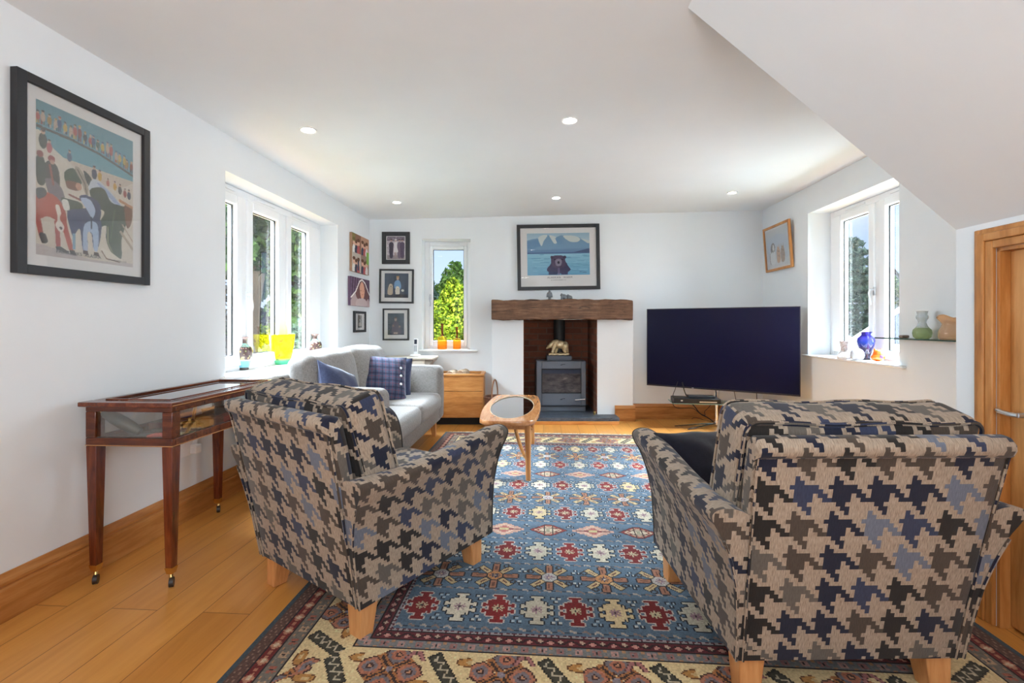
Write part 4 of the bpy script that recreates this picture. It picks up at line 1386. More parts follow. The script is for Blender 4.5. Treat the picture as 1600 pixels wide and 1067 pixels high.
poster = picture('framed_poster', 'large black-framed poster of sled dogs and a stooping figure above the display table', 'poster', (pc + .002, yc, 1.68), R(90) - AL, pw, .775, .036, .03, M_FRAME, cv, (-.004, -.002, .435, .61))
text_mesh('lettering', 'FAIRBANKS  ALASKA', .021, M_INK, poster, (-.05, -.0185, -.283))
text_mesh('lettering', 'D. ROSENBERG, C.J.P.', .010, M_INK, poster, (.13, -.0185, -.287))

# ---- bear picture over the fireplace
cv = Cv(150, 100, (120, 168, 192))
cv.grad(0, .2, (150, 180, 196), (176, 196, 206)); cv.grad(.2, .49, (132, 162, 184), (92, 124, 160))
cv.poly([(0, .17), (.1, .13), (.18, .12), (.24, .06), (.3, .04), (.38, .05), (.46, .1), (.55, .05), (.62, .08), (.75, .07), (.86, .12), (1, .2), (1, .36), (0, .40)], (116, 150, 178))
for p in ([(.18, .12), (.24, .05), (.33, .05), (.27, .18), (.23, .3)], [(.36, .05), (.46, .09), (.5, .2), (.44, .25), (.38, .12)], [(.58, .07), (.75, .07), (.85, .14), (.8, .22), (.68, .2)], [(.86, .13), (1, .2), (.98, .25), (.9, .18)]):
    cv.blobp(p, (196, 204, 200))
cv.poly([(.0, .2), (.18, .15), (.22, .3), (.1, .36), (0, .36)], (104, 140, 172)); cv.poly([(.45, .12), (.52, .07), (.6, .22), (.5, .3)], (110, 146, 176))
cv.poly([(.72, .47), (.85, .42), (1, .37), (1, .49), (.72, .49)], (72, 88, 122)); cv.rect(0, .465, 1, .495, (72, 98, 138))
cv.grad(.495, 1.01, (138, 186, 204), (102, 158, 190))
rg = random.Random(9)
for k in range(70):
    x, y = rg.random(), rg.uniform(.5, 1); w_ = rg.uniform(.05, .2)
    cv.rect(x, y, x + w_, y + .012, (156, 204, 218) if k % 2 else (82, 134, 168), .6)
cv.blobp([(.31, .88), (.36, .76), (.42, .68), (.60, .68), (.65, .78), (.69, .88), (.60, .95), (.4, .95)], (66, 62, 92))
cv.blobp([(.38, .6), (.42, .54), (.5, .53), (.58, .55), (.61, .66), (.6, .80), (.5, .84), (.4, .78)], (84, 72, 96))
cv.ell(.395, .575, .025, .035, (66, 58, 80)); cv.ell(.60, .575, .025, .035, (66, 58, 80)); cv.blobp([(.45, .65), (.5, .61), (.55, .65), (.54, .76), (.5, .79), (.46, .76)], (134, 126, 142)); cv.ell(.5, .70, .018, .035, (38, 36, 52))
cv.ell(.44, .63, .012, .014, (30, 28, 40)); cv.ell(.56, .63, .012, .014, (30, 28, 40)); cv.rect(.49, .82, .52, 1, (110, 100, 136), .8); cv.rect(.34, .92, .48, .99, (48, 56, 92)); cv.rect(.54, .92, .65, .99, (60, 56, 92))
cv.line([(.84, .93), (.95, .945)], .012, (80, 120, 150))
bear = picture('framed_picture', 'black-framed print of a bear in a lake, hung above the beam mantel', 'picture', (.537, YB - .002, 1.872), 0, .955, .757, .040, .03, M_FRAME, cv, (0, .035, .722, .485), tilt=(R(-.9), 0))
text_mesh('lettering', 'ALASKAN', .030, M_INK, bear, (-.055, -.0185, -.235), space=1.25)
text_mesh('lettering', 'WARM', .030, M_INK, bear, (.105, -.0185, -.235), space=1.25)
text_mesh('lettering', 'BY ALFRED LAMBERT R.W.', .014, M_INK, bear, (0, -.0185, -.265), space=1.1)

# ---- three black frames beside the small window
KB = YB / FPX
def bpos(x0, x1, y0, y1):
    return ((x0 + x1) / 2 - CX) * KB, CAMZ - ((y0 + y1) / 2 - CY) * KB, (x1 - x0) * KB, (y1 - y0) * KB
cv = Cv(56, 72, (188, 178, 184))
cv.rect(0, 0, 1, .2, (120, 108, 120)); cv.noise(.06, 3)
cv.rect(0, .82, 1, 1, (150, 140, 140))
for x, c in ((.24, (62, 54, 70)), (.70, (110, 96, 116)), (.86, (80, 66, 88))):
    cv.blobp([(x - .12, .3), (x, .24), (x + .12, .3), (x + .11, .6), (x + .08, .92), (x - .08, .92), (x - .11, .6)], c); cv.ell(x, .17, .06, .06, (178, 150, 140)); cv.ell(x, .13, .06, .03, (70, 56, 60))
cv.blobp([(.40, .28), (.5, .24), (.58, .28), (.57, .45), (.62, .68), (.38, .68), (.42, .45)], (224, 220, 222)); cv.ell(.49, .17, .055, .055, (196, 168, 156)); cv.ell(.49, .13, .07, .035, (210, 204, 206)); cv.rect(.45, .68, .48, .9, (180, 150, 140)); cv.rect(.51, .68, .54, .9, (180, 150, 140))
x, z, w_, h_ = bpos(597.5, 640.6, 362.8, 412.7)
picture('framed_photo', 'wide black frame with an old wedding group photo, topmost beside the small window', 'photo', (x, YB - .002, z), 0, w_, h_, .048, .025, M_FRAME, cv, (0, .0, .205, .262), group='black framed photos in the corner')
cv = Cv(72, 72, (62, 70, 84))
for k in range(9): cv.rect(.0 + k * .115, 0, .05 + k * .115, 1, (74, 84, 98), .5)
cv.rect(0, .86, 1, 1, (46, 48, 58))
cv.blobp([(.14, .62), (.22, .46), (.32, .47), (.35, .62), (.33, .86), (.14, .86)], (176, 160, 138)); cv.ell(.26, .5, .075, .07, (196, 180, 156)); cv.ell(.265, .53, .025, .02, (60, 50, 46))
cv.blobp([(.42, .36), (.55, .27), (.66, .36), (.68, .62), (.42, .62)], (116, 150, 186)); cv.ell(.55, .2, .055, .075, (190, 160, 140)); cv.ell(.55, .14, .06, .035, (176, 140, 96))
cv.blobp([(.46, .58), (.55, .53), (.63, .6), (.62, .88), (.47, .88)], (206, 198, 184)); cv.ell(.55, .6, .055, .06, (220, 212, 196)); cv.ell(.555, .63, .018, .016, (50, 44, 44)); cv.ell(.76, .70, .06, .05, (196, 200, 190)); cv.rect(.44, .86, .68, .92, (36, 40, 60))
x, z, w_, h_ = bpos(593.4, 646.8, 420.7, 474)
picture('framed_photo', 'square thin black frame with a studio portrait of a person and dogs', 'photo', (x, YB - .002, z), 0, w_, h_, .020, .028, M_FRAME, cv, (0, .008, .275, .282), group='black framed photos in the corner', tilt=(R(.6), 0))
cv = Cv(56, 72, (70, 78, 88))
cv.grad(0, 1, (74, 84, 92), (58, 62, 74)); cv.noise(.02, 4)
cv.blobp([(.3, .55), (.38, .4), (.5, .34), (.62, .42), (.72, .6), (.8, .95), (.25, .95)], (84, 78, 88)); cv.ell(.48, .28, .075, .085, (160, 138, 130)); cv.ell(.48, .21, .08, .04, (96, 80, 74)); cv.ell(.34, .58, .06, .05, (128, 104, 98)); cv.ell(.72, .62, .06, .05, (130, 106, 100)); cv.rect(.35, .88, .6, .96, (170, 150, 140))
x, z, w_, h_ = bpos(598.7, 639.7, 482, 531.6)
picture('framed_photo', 'thin black frame with a dim single portrait, lowest beside the small window', 'photo', (x, YB - .002, z), 0, w_, h_, .018, .028, M_FRAME, cv, (0, .004, .19, .25), group='black framed photos in the corner')

# ---- canvases and little frame on the left wall by the corner
def canvas(name, label, cv, y0, y1, z0, z1):
    yc = (y0 + y1) / 2
    o = colour_grid(name, cv, (y1 - y0) * KL, z1 - z0, M_CANVAS, None, (wl(yc) + .030, yc, (z0 + z1) / 2), (0, 0, R(90) - AL), thick=.028)
    return tag(o, label, 'canvas print', 'frameless canvas prints in the corner')
cv = Cv(56, 56, (150, 120, 104))
for (x, y, c) in ((0, 0, (132, 96, 78)), (.5, 0, (176, 140, 118)), (0, .5, (178, 166, 154)), (.5, .5, (140, 118, 106))):
    cv.rect(x, y, x + .5, y + .5, c)
    for k in range(3):
        cv.ell(x + .1 + .13 * k, y + .22 + .05 * (k % 2), .07, .09, (206, 164, 142)); cv.ell(x + .1 + .13 * k, y + .15 + .05 * (k % 2), .075, .05, (96, 66, 50)); cv.blobp([(x + .04 + .13 * k, y + .32), (x + .15 + .13 * k, y + .31), (x + .16 + .13 * k, y + .5), (x + .02 + .13 * k, y + .5)], [(214, 206, 200), (66, 66, 80), (170, 90, 90)][(k + int(x * 2)) % 3])
cv.rect(.84, .38, 1, .72, (130, 170, 84)); cv.ell(.35, .74, .05, .07, (60, 60, 70)); cv.rect(.30, .74, .4, .95, (70, 76, 92))
cv.rect(0, 0, .18, .22, (120, 130, 70), .5); cv.rect(.495, 0, .505, 1, (210, 200, 190)); cv.rect(0, .495, 1, .505, (210, 200, 190))
canvas('canvas_print', 'frameless collage of family snaps, upper canvas by the room corner', cv, 4.85, 5.32, 1.651, 2.055)
cv = Cv(64, 44, (96, 74, 92))
for k in range(8): cv.line([(k * .06, 0), (k * .05 - .06, 1)], .02, (126, 104, 130) if k % 2 else (72, 52, 72))
cv.blobp([(.0, 1.1), (.05, .75), (.28, .55), (.7, .55), (1, .8), (1.1, 1.1)], (178, 158, 158))
cv.blobp([(.40, .2), (.56, .05), (.74, .2), (.95, .6), (.72, .85), (.5, .85), (.25, .6)], (112, 80, 80)); cv.blobp([(.46, .3), (.58, .12), (.70, .3), (.70, .6), (.60, .78), (.50, .62)], (212, 158, 134)); cv.ell(.60, .58, .025, .02, (170, 84, 78)); cv.line([(.5, .44), (.55, .45)], .012, (120, 76, 66)); cv.line([(.63, .44), (.68, .43)], .012, (120, 76, 66))
cv.blobp([(.3, .8), (.5, .72), (.75, .74), (.85, .95), (.3, 1)], (190, 172, 172)); cv.line([(.02, .72), (.25, .5), (.45, .12), (.58, .04), (.74, .14), (.98, .55)], .035, (232, 226, 220))
canvas('canvas_print', 'frameless canvas of a sleeping swaddled baby, below the collage', cv, 4.81, 5.34, 1.292, 1.595)
cv = Cv(28, 44, (120, 110, 106)); cv.noise(.05, 3)
cv.blobp([(.2, .9), (.3, .4), (.5, .25), (.7, .4), (.85, .95)], (186, 176, 166)); cv.ell(.5, .25, .15, .1, (96, 84, 80)); cv.ell(.45, .5, .12, .12, (70, 64, 66)); cv.rect(0, .88, 1, 1, (60, 56, 56))
yc = 5.095
picture('framed_photo', 'very small black frame with a pale dog photo, below the baby canvas', 'photo', (wl(yc) + .002, yc, 1.123), R(90) - AL, .315, .228, .026, .025, M_FRAME, cv, (.0, .004, .105, .135))

# ---- oak framed dog picture on the right wall, leaning forward off its hook
cv = Cv(70, 60, (196, 204, 214))
cv.grad(0, .6, (204, 206, 208), (180, 194, 210)); cv.blobp([(.08, .3), (.5, .15), (.9, .3), (.95, .7), (.5, .85), (.1, .75)], (184, 196, 212), .7); cv.grad(.82, 1.01, (206, 210, 216), (212, 212, 214))
cv.blobp([(.16, .9), (.14, .66), (.22, .56), (.36, .58), (.40, .8), (.36, .92)], (220, 222, 224)); cv.ell(.30, .48, .095, .13, (112, 98, 92)); cv.ell(.315, .50, .04, .10, (226, 222, 218)); cv.ell(.22, .52, .03, .10, (84, 74, 72)); cv.line([(.14, .62), (.12, .82), (.16, .92)], .025, (120, 104, 104)); cv.ell(.32, .57, .018, .016, (50, 44, 44))
for x, c in ((.53, (196, 150, 112)), (.72, (156, 128, 104))):
    cv.blobp([(x - .07, .90), (x - .08, .6), (x, .53), (x + .08, .6), (x + .07, .88)], c); cv.ell(x + .01, .56, .05, .06, c); cv.poly([(x - .05, .54), (x - .045, .43), (x - .01, .52)], c); cv.poly([(x + .02, .52), (x + .05, .42), (x + .06, .54)], c); cv.line([(x - .02, .6), (x + .05, .63)], .02, (92, 72, 62)); cv.line([(x - .04, .72), (x + .05, .75)], .018, (126, 96, 76))
yc = (4.71 + 5.30) / 2
picture('framed_picture', 'oak-framed drawing of three sitting dogs, tipped forward on the right wall', 'picture', (wr(yc) - .026, yc, 1.922), R(-90) - AR, .56, .49, .026, .022, M_OAKZ, cv, (0, 0, .47, .40), tilt=(0, R(4.2)))

# ------------------------------------------------------------------ rug
RX0, RX1, RY0, RY1 = -.885, 1.685, 1.165, 4.64     # extents, measured at depth 1.6
KN = .0062
rw, rl = RX1 - RX0, RY1 - RY0
cv = Cv(int(rw / KN), int(rl / KN), (74, 110, 140))
# own metric coordinates: u from the left edge, v from the near edge
U = cv.X * rw; V = (1 - cv.Y) * rl
edge = np.minimum(np.minimum(U, rw - U), np.minimum(V, rl - V))
alongv = np.minimum(U, rw - U) < np.minimum(V, rl - V)      # side borders run along v
T = np.where(alongv, V, U)
rng = np.random.default_rng(5)
def P(mask, c, al=1): cv.put(mask, c, al)
NAVYB, BLUE = (44, 44, 48), (90, 116, 138)
P(edge < .46, (74, 72, 70))
B0 = .455
P(edge < .020, (70, 84, 92))
P((edge >= .020) & (edge < .060), (104, 72, 62)); P((edge >= .020) & (edge < .060) & (np.sin(T * 190) * np.sin(edge * 300) > .55), (150, 116, 96))
P((edge >= .060) & (edge < .066), (44, 36, 38))
P((edge >= .066) & (edge < .108), (126, 38, 34))
ph = (T / .075) % 1
d = np.abs(ph - .5) * .075 + np.abs(edge - .087) * 1.15
P((edge >= .066) & (edge < .108) & (d < .024), (196, 132, 100)); P((edge >= .066) & (edge < .108) & (d < .012), (226, 196, 160))
P((edge >= .066) & (edge < .108) & (np.abs(((T / .075 + .5) % 1) - .5) < .10) & (np.abs(edge - .087) < .006), (190, 120, 90))
P((edge >= .108) & (edge < .114), (44, 36, 38))
P((edge >= .114) & (edge < .160), (128, 118, 106))
def florets(lo, hi, period, c1, c2, r):
    mid = (lo + hi) / 2
    du, dv = ((T / period) % 1 - .5) * period, edge - mid
    q = (np.hypot(du - r * .6, dv - r * .6) < r * .5) | (np.hypot(du + r * .6, dv - r * .6) < r * .5) | (np.hypot(du - r * .6, dv + r * .6) < r * .5) | (np.hypot(du + r * .6, dv + r * .6) < r * .5)
    bandm = (edge >= lo) & (edge < hi)
    alt = (np.floor(T / period) % 2) == 0
    P(bandm & q & alt, c1); P(bandm & q & ~alt, c2); P(bandm & (np.hypot(du, dv) < r * .3), (60, 46, 44))
    du2 = (((T / period + .5) % 1) - .5) * period
    P(bandm & (np.abs(np.abs(dv) - (hi - lo) * .32) < .004) & (np.abs(du2) < .006), (190, 140, 100))
florets(.114, .160, .065, (204, 164, 128), (176, 100, 78), .014)
P((edge >= .160) & (edge < .166), (44, 36, 38))
CB0, CB1 = .166, .345
P((edge >= CB0) & (edge < CB1), (246, 216, 158))
# cream border motifs; local (a along, b across) around a centre
def motif(mask, a, b):
    ca, sa = math.cos(.62), math.sin(.62)
    p, q = a * ca + b * sa, -a * sa + b * ca
    ros = mask & (np.maximum(np.abs(p), np.abs(q)) < .088)
    for sp_ in (-1, 1):
        for sq in (-1, 1):
            dp, dq = p - sp_ * .048, q - sq * .046
            rr = np.maximum(np.abs(dp), np.abs(dq)) + .25 * np.minimum(np.abs(dp), np.abs(dq))
            P(mask & (rr < .042), (84, 52, 44)); P(mask & (rr < .036), (126, 118, 124) if sp_ * sq > 0 else (196, 122, 92)); P(mask & (rr < .024), (196, 118, 88) if sp_ * sq > 0 else (134, 122, 128)); P(mask & (rr < .012), (80, 52, 46)); P(mask & (rr < .006), (214, 150, 110))
    P(mask & (np.abs(p) < .012) & (np.abs(q) < .08), (190, 120, 66)); P(mask & (np.abs(p) < .005) & (np.abs(q) < .07), (70, 50, 44))
    P(mask & (np.abs(q) < .010) & (np.abs(p) < .08), (190, 120, 66)); P(mask & (np.abs(q) < .004) & (np.abs(p) < .07), (70, 50, 44)); P(mask & (np.hypot(p, q) < .012), (150, 140, 150))
    # dark diagonal bar with pale squiggle
    a2, b2 = a - .176, b - .0
    ca2, sa2 = math.cos(-1.0), math.sin(-1.0)
    p, q = a2 * ca2 + b2 * sa2, -a2 * sa2 + b2 * ca2
    P(mask & (np.abs(p) < .088) & (np.abs(q) < .024), (50, 46, 38)); P(mask & (np.abs(p) < .080) & (np.abs(q) < .019), (74, 70, 56))
    P(mask & (np.abs(p) < .072) & (np.abs(np.abs((p * 26) % 1 - .5) * .05 - .010 - q) < .005), (206, 190, 160))
    # ochre leaf and pink tulip
    for (oa, ob, c) in ((.245, .045, (204, 142, 70)), (.105, -.055, (204, 142, 70))):
        dd = np.hypot((a - oa) / .034, (b - ob) / .017)
        P(mask & (dd < 1.15), (120, 74, 40)); P(mask & (dd < .95), c); P(mask & (np.hypot((a - oa - .006) / .014, (b - ob) / .007) < 1), (226, 190, 130))
    for (oa, ob, sg) in ((.290, -.045, 1), (.07, .068, -1)):
        x, y = a - oa, (b - ob) * sg
        tul = (y > -.02) & (y < .026) & (np.abs(np.abs(x) - .012 - .5 * (y + .01)) < .010)
        P(mask & tul, (100, 56, 56)); P(mask & tul & (np.abs(np.abs(x) - .012 - .5 * (y + .01)) < .006), (186, 120, 116)); P(mask & (np.hypot(x, y + .008) < .010), (180, 110, 108)); P(mask & (np.abs(x) < .003) & (y > -.045) & (y < 0), (90, 66, 50))
mid = (CB0 + CB1) / 2
cream = (edge >= CB0 + .004) & (edge < CB1 - .004)
near_b = cream & ~alongv
side_b = cream & alongv
PM = .356
sgnv = np.where(V < rl / 2, 1.0, -1.0)
a = ((U - .05) % PM) - .10
motif(near_b, a, (edge - mid) * 1.0)
a = ((V - .08) % PM) - .10
motif(side_b, a, (edge - mid) * 1.0)
P((edge >= CB1) & (edge < CB1 + .006), (44, 36, 38))
P((edge >= .351) & (edge < .393), (132, 132, 132)); florets(.351, .393, .060, (196, 150, 140), (168, 116, 112), .013)
P((edge >= .393) & (edge < .398), (44, 36, 38))
P((edge >= .398) & (edge < .434), (112, 40, 46))
P((edge >= .398) & (edge < .434) & (np.abs(edge - .416 - .009 * np.sin(T * 88)) < .005), (60, 34, 36))
P((edge >= .398) & (edge < .434) & (np.abs(((T / .0714) % 1) - .25) * .0714 + np.abs(edge - .412) < .012), (216, 150, 136))
P((edge >= .398) & (edge < .434) & (np.abs(((T / .0714) % 1) - .75) * .0714 + np.abs(edge - .420) < .010), (206, 176, 150))
P((edge >= .434) & (edge < .438), (44, 36, 38))
P((edge >= .438) & (edge < B0), (96, 44, 52)); P((edge >= .438) & (edge < B0) & (np.abs((T / .022) % 1 - .5) * .03 + .438 > edge - .003), (170, 160, 160))
fld = edge >= B0
P(fld, BLUE)
fu, fv = U - B0, V - B0
fw_, fh_ = rw - 2 * B0, rl - 2 * B0
abr = rng.normal(0, 1, (cv.h, 1)); abr = np.convolve(abr[:, 0], np.ones(9) / 9, 'same')[:, None]
cv.a[fld] = np.clip(cv.a[fld] * (1 + .10 * np.broadcast_to(abr, cv.X.shape)[fld][:, None]), 0, 1)
ROW0, ROWP, MS_, M0 = .141, .4633, .1487, .066
RED, CREAM = (140, 30, 30), (222, 210, 184)
def stepped(x, y):
    """stepped diamond with hooked tips"""
    ax_, ay_ = np.abs(x) / .0082, np.abs(y) / .0085
    hwid = np.select([ay_ < 1.6, ay_ < 2.8, ay_ < 4.6, ay_ < 6.2, ay_ < 8.4, ay_ < 10.2], [4.6, 7.6, 5.0, 3.4, 1.5, 3.2], 0)
    s_ = (ax_ < hwid) | ((ax_ > 6.2) & (ax_ < 7.6) & (ay_ > .9) & (ay_ < 3.6)) | ((ax_ > 3.8) & (ax_ < 5.0) & (ay_ > 4) & (ay_ < 5.6))
    return s_
def grow(mk, n=1):
    o = mk.copy()
    for _ in range(n):
        o2 = o.copy()
        o2[1:] |= o[:-1]; o2[:-1] |= o[1:]; o2[:, 1:] |= o[:, :-1]; o2[:, :-1] |= o[:, 1:]
        o = o2
    return o
for r in range(6):
    cy_ = ROW0 + ROWP * r
    if cy_ > fh_ - .05: break
    # thin dotted garlands between rows
    for off in (-.125, .125):
        yy = cy_ + off
        z_ = fld & (np.abs(fv - yy - .006 * np.sin(fu * 140)) < .006) & ((fu / .045 % 1) < .62)
        P(z_, (170, 126, 108), .7); P(z_ & ((fu / .09 % 1) < .3), (186, 172, 160))
        P(fld & (np.abs(fv - yy) < .003) & ((fu / .045 % 1) >= .62), (52, 66, 80))
    for k in range(11):
        cx_ = M0 + MS_ * k
        x, y = fu - cx_, fv - cy_
        loc_ = fld & (np.abs(x) < .075) & (np.abs(y) < .1)
        mk = stepped(x, y) & loc_
        red = k % 2 == 0
        P(grow(mk, 1) & loc_, (206, 190, 176) if red else (40, 42, 50))
        cc = RED if red else CREAM
        if not red and (k + r) % 5 == 0: cc = (226, 200, 150)
        P(mk, tuple(np.array(cc) * rng.uniform(.92, 1.06)))
        rr = np.hypot(x, y); an = np.arctan2(y, x)
        star = mk & (rr < .018 * (1 + .5 * np.cos(an * 8)))
        P(star, (206, 190, 150) if red else (168, 130, 140)); P(mk & (rr < .005), (70, 60, 60))
        # little paired squares between the medallions
        for ox, oy in ((.074, .055), (.074, -.055), (.062, .075), (.086, .075), (.062, -.075), (.086, -.075)):
            q = fld & (np.maximum(np.abs(x - ox), np.abs(y - oy)) < .0095)
            P(q, (38, 44, 56)); P(fld & (np.maximum(np.abs(x - ox), np.abs(y - oy)) < .0055), (206, 206, 198) if (k + r) % 2 else (170, 186, 196))
    # in-between row: stars or latch-hook diamonds
    cy2 = cy_ + ROWP / 2
    if cy2 > fh_ - .1: break
    for k in range(8):
        cx_ = .093 + .2345 * k
        if cx_ > fw_ - .04: break
        x, y = fu - cx_, fv - cy2
        rr, an = np.hypot(x, y), np.arctan2(y, x)
        loc_ = fld & (np.abs(x) < .115) & (np.abs(y) < .105)
        if r % 2 == 0:
            for a8 in range(8):
                th = a8 * PI / 4
                p, q = x * math.cos(th) + y * math.sin(th), -x * math.sin(th) + y * math.cos(th)
                arm = loc_ & (p > .03) & (p < .098) & (np.abs(q) < .011 + .05 * (p - .03))
                P(grow(arm, 1) & loc_, (44, 44, 50)); P(arm, (214, 184, 132) if a8 % 2 else (176, 116, 86)); P(arm & (np.abs(q) < .004) & (p > .05) & (p < .08), (120, 76, 60))
                if a8 % 2:
                    hook = loc_ & (np.abs(np.hypot(p - .088, q - .026) - .012) < .004)
                    P(hook, (60, 56, 56))
            octg = np.maximum(np.maximum(np.abs(x), np.abs(y)), (np.abs(x) + np.abs(y)) * .7071)
            P(loc_ & (octg < .037), (44, 44, 50)); P(loc_ & (octg < .032), (200, 196, 190) if k % 2 == 0 else (206, 140, 80))
            P(loc_ & (rr < .016 * (1 + .5 * np.cos(an * 8))), (150, 120, 140) if k % 2 == 0 else (60, 60, 84)); P(loc_ & (rr < .006), (226, 200, 170))
        elif k % 2 == 0:
            hexd = np.maximum(np.abs(x) * .72 + np.abs(y) * .9, np.abs(y) * 1.1)
            P(loc_ & (hexd < .074), (60, 40, 40)); P(loc_ & (hexd < .069), (150, 52, 46)); P(loc_ & (hexd < .054), (214, 184, 150)); P(loc_ & (hexd < .046), (150, 60, 50)); P(loc_ & (hexd < .038), (216, 196, 164))
            P(loc_ & (np.abs(np.abs(x) - .02) < .003) & (hexd < .069), (70, 52, 48)); P(loc_ & (np.abs(np.abs(y) - .02) < .003) & (hexd < .069), (70, 52, 48)); P(loc_ & (np.abs(x) < .010) & (np.abs(y) < .010), (150, 150, 120))
        else:
            dm = np.floor(np.abs(x) / .012) * .012 * .68 + np.floor(np.abs(y) / .012) * .012
            P(loc_ & (dm < .066), (206, 156, 136)); P(loc_ & (dm < .050) & ((np.floor(np.abs(x) / .012) + np.floor(np.abs(y) / .012)) % 2 == 0), (226, 190, 160)); P(loc_ & (dm < .028), (186, 100, 92)); P(loc_ & (np.abs(y) < .004) & (np.abs(x) < .09), (120, 66, 66)); P(loc_ & (dm < .012), (206, 190, 130))
        for ox, oy in ((.117, .06), (.105, .04), (.129, .04), (.117, -.06), (.105, -.04), (.129, -.04)):
            q = fld & (np.maximum(np.abs(x - ox), np.abs(y - oy)) < .009)
            P(q, (38, 44, 56)); P(fld & (np.maximum(np.abs(x - ox), np.abs(y - oy)) < .005), (200, 204, 200))
cv.a = np.clip(cv.a * (1 + rng.normal(0, .05, (cv.h, cv.w, 1))), 0, 1)
g_ = cv.a.mean(2, keepdims=True); cv.a = np.clip((g_ + (cv.a - g_) * .92) * .84, 0, 1)
rug = colour_grid('rug', cv, rw, rl, M_RUG, None, flat_z=True, thick=.007)
RA = -math.atan(.07)
cx_, cyy = (RX0 + RX1) / 2, (RY0 + RY1) / 2
rug.location = (cx_ + .07 * (cyy - 1.6), cyy, .008)
rug.rotation_euler = (0, 0, RA)
tag(rug, 'large blue patterned wool rug with cream border on the oak floor', 'rug')
m = MB()
rg = random.Random(2)
for sgn in (-1, 1):
    for k in range(260):
        x = -rw / 2 + rw * (k + .5) / 260
        L = rg.uniform(.03, .055)
        m.add([(x - .004, sgn * rl / 2, -.002), (x + .004, sgn * rl / 2, -.002), (x + .005 + rg.uniform(-.012, .012), sgn * (rl / 2 + L), -.006), (x - .003 + rg.uniform(-.012, .012), sgn * (rl / 2 + L), -.006)], [(0, 1, 2, 3)])
fr_ = m.build('fringe', flat('fringe_cotton', S(226, 214, 196), .9), rug, smooth=0)
fr_['kind'] = 'stuff'
# ------------------------------------------------------------------ television and its stand
def m_screen():
    t = NT('tv_screen')
    return t.pbr((.006, .006, .026, 1), .22, spec=.22)
tvl, tvr = Vector((1.516, 5.245, 0)), Vector((2.723, 4.413, 0))
tvw = (tvr - tvl).length
tva = math.atan2(tvr.y - tvl.y, tvr.x - tvl.x)
tv = thing('television', 'large flat television angled across the corner on a chrome pole stand', 'television', ((tvl + tvr) / 2) + Vector((0, 0, .415)), tva)
TH = .85
m = MB(); m.bb((-tvw / 2, 0, 0), (tvw / 2, .018, TH)); m.bb((-tvw * .36, .018, .06), (tvw * .36, .05, TH * .62))
m.build('housing', M_BLACK, tv, bevel=.003)
m = MB(); m.bb((-tvw / 2 + .006, -.003, .014), (tvw / 2 - .006, -.0005, TH - .006)); m.build('screen', m_screen(), tv, smooth=0)
m = MB()
for lo, hi in (((-tvw / 2 - .002, -.004, -.002), (tvw / 2 + .002, .010, .012)), ((-tvw / 2 - .002, -.004, TH - .005), (tvw / 2 + .002, .010, TH + .002)), ((-tvw / 2 - .002, -.004, .012), (-tvw / 2 + .005, .010, TH - .005)), ((tvw / 2 - .005, -.004, .012), (tvw / 2 + .002, .010, TH - .005))): m.bb(lo, hi)
m.build('bezel', flat('tv_bezel', S(58, 54, 58), .3, .6), tv, bevel=.001)
m = MB(); m.box((-.24, -.005, .005), (.02, .002, .009)); m.build('badge', M_STEEL, tv)

sb = Vector((2.20, 5.02, 0))
st = thing('television_stand', 'chrome pole television stand with spider feet and a glass shelf', 'stand', sb, tva)
m = MB(); m.cyl((0, 0, .02), (0, 0, .80), .021, seg=20); m.build('pole', M_CHROME, st)
m = MB(); m.cyl((0, 0, .018), (0, 0, .06), .032, seg=20); m.build('hub', M_CHROME, st)
for a, L in ((183, .46), (206, .42), (-10, .42), (-36, .42)):
    d = Vector((math.cos(R(a) - tva), math.sin(R(a) - tva), 0))
    m = MB(); m.tube([d * .02 + Vector((0, 0, .034)), d * L * .5 + Vector((0, 0, .024)), d * L + Vector((0, 0, .010))], [.016, .013, .010], 8, flat=.45)
    m.build('foot', flat('dark_chrome', S(110, 106, 104), .25, .9), st)
m = MB(); m.bb((-.02, -.15, .55), (.02, .012, .72)); m.bb((-.14, -.165, .52), (.14, -.145, .80)); m.build('bracket', M_BLACK, st, bevel=.003)
# glass shelf hangs towards the left of the pole
sh = thing('glass_shelf', 'clear glass equipment shelf fixed to the television stand pole', 'shelf', sb + Vector((-.22, -.10, .272)), R(-8))
m = MB(); m.bb((-.30, -.13, 0), (.30, .13, .008)); m.build('shelf_plate', M_SHELFGLASS, sh, smooth=0)
m = MB(); m.bb((-.302, -.1315, .0005), (.302, -.13, .0075)); m.bb((-.302, -.13, .0005), (-.30, .13, .0075)); m.bb((.30, -.13, .0005), (.302, .13, .0075)); m.build('polished_edge', flat('glass_edge_pale', S(140, 176, 168), .2), sh)
m = MB(); m.cyl((.22, .10, -.02), (.22, .10, .02), .034, seg=18); m.build('clamp', M_CHROME, sh)
pl = thing('media_player', 'slim black media player on the glass shelf below the television', 'player', sb + Vector((-.285, -.14, .2815)), R(-8))
m = MB(); m.bb((-.23, -.09, 0), (.23, .10, .05)); m.build('case', M_BLACK, pl, bevel=.004)
m = MB(); m.bb((.02, -.092, .012), (.19, -.0885, .022)); m.build('front_trim', M_STEEL, pl)
m = MB(); m.bb((-.165, -.092, .022), (-.145, -.0885, .034)); m.build('power_button', M_STEEL, pl)
m = MB(); m.bb((-.10, -.05, 0), (.16, .05, .022))
o = m.build('set_top_box', flat('charcoal_plastic', S(40, 42, 46), .4), loc=sb + Vector((-.26, -.13, .332)), rot=(0, 0, R(-8)), bevel=.004)
tag(o, 'small charcoal box lying on top of the black media player', 'set-top box')
CABM = flat('cable_black', S(26, 24, 24), .5)
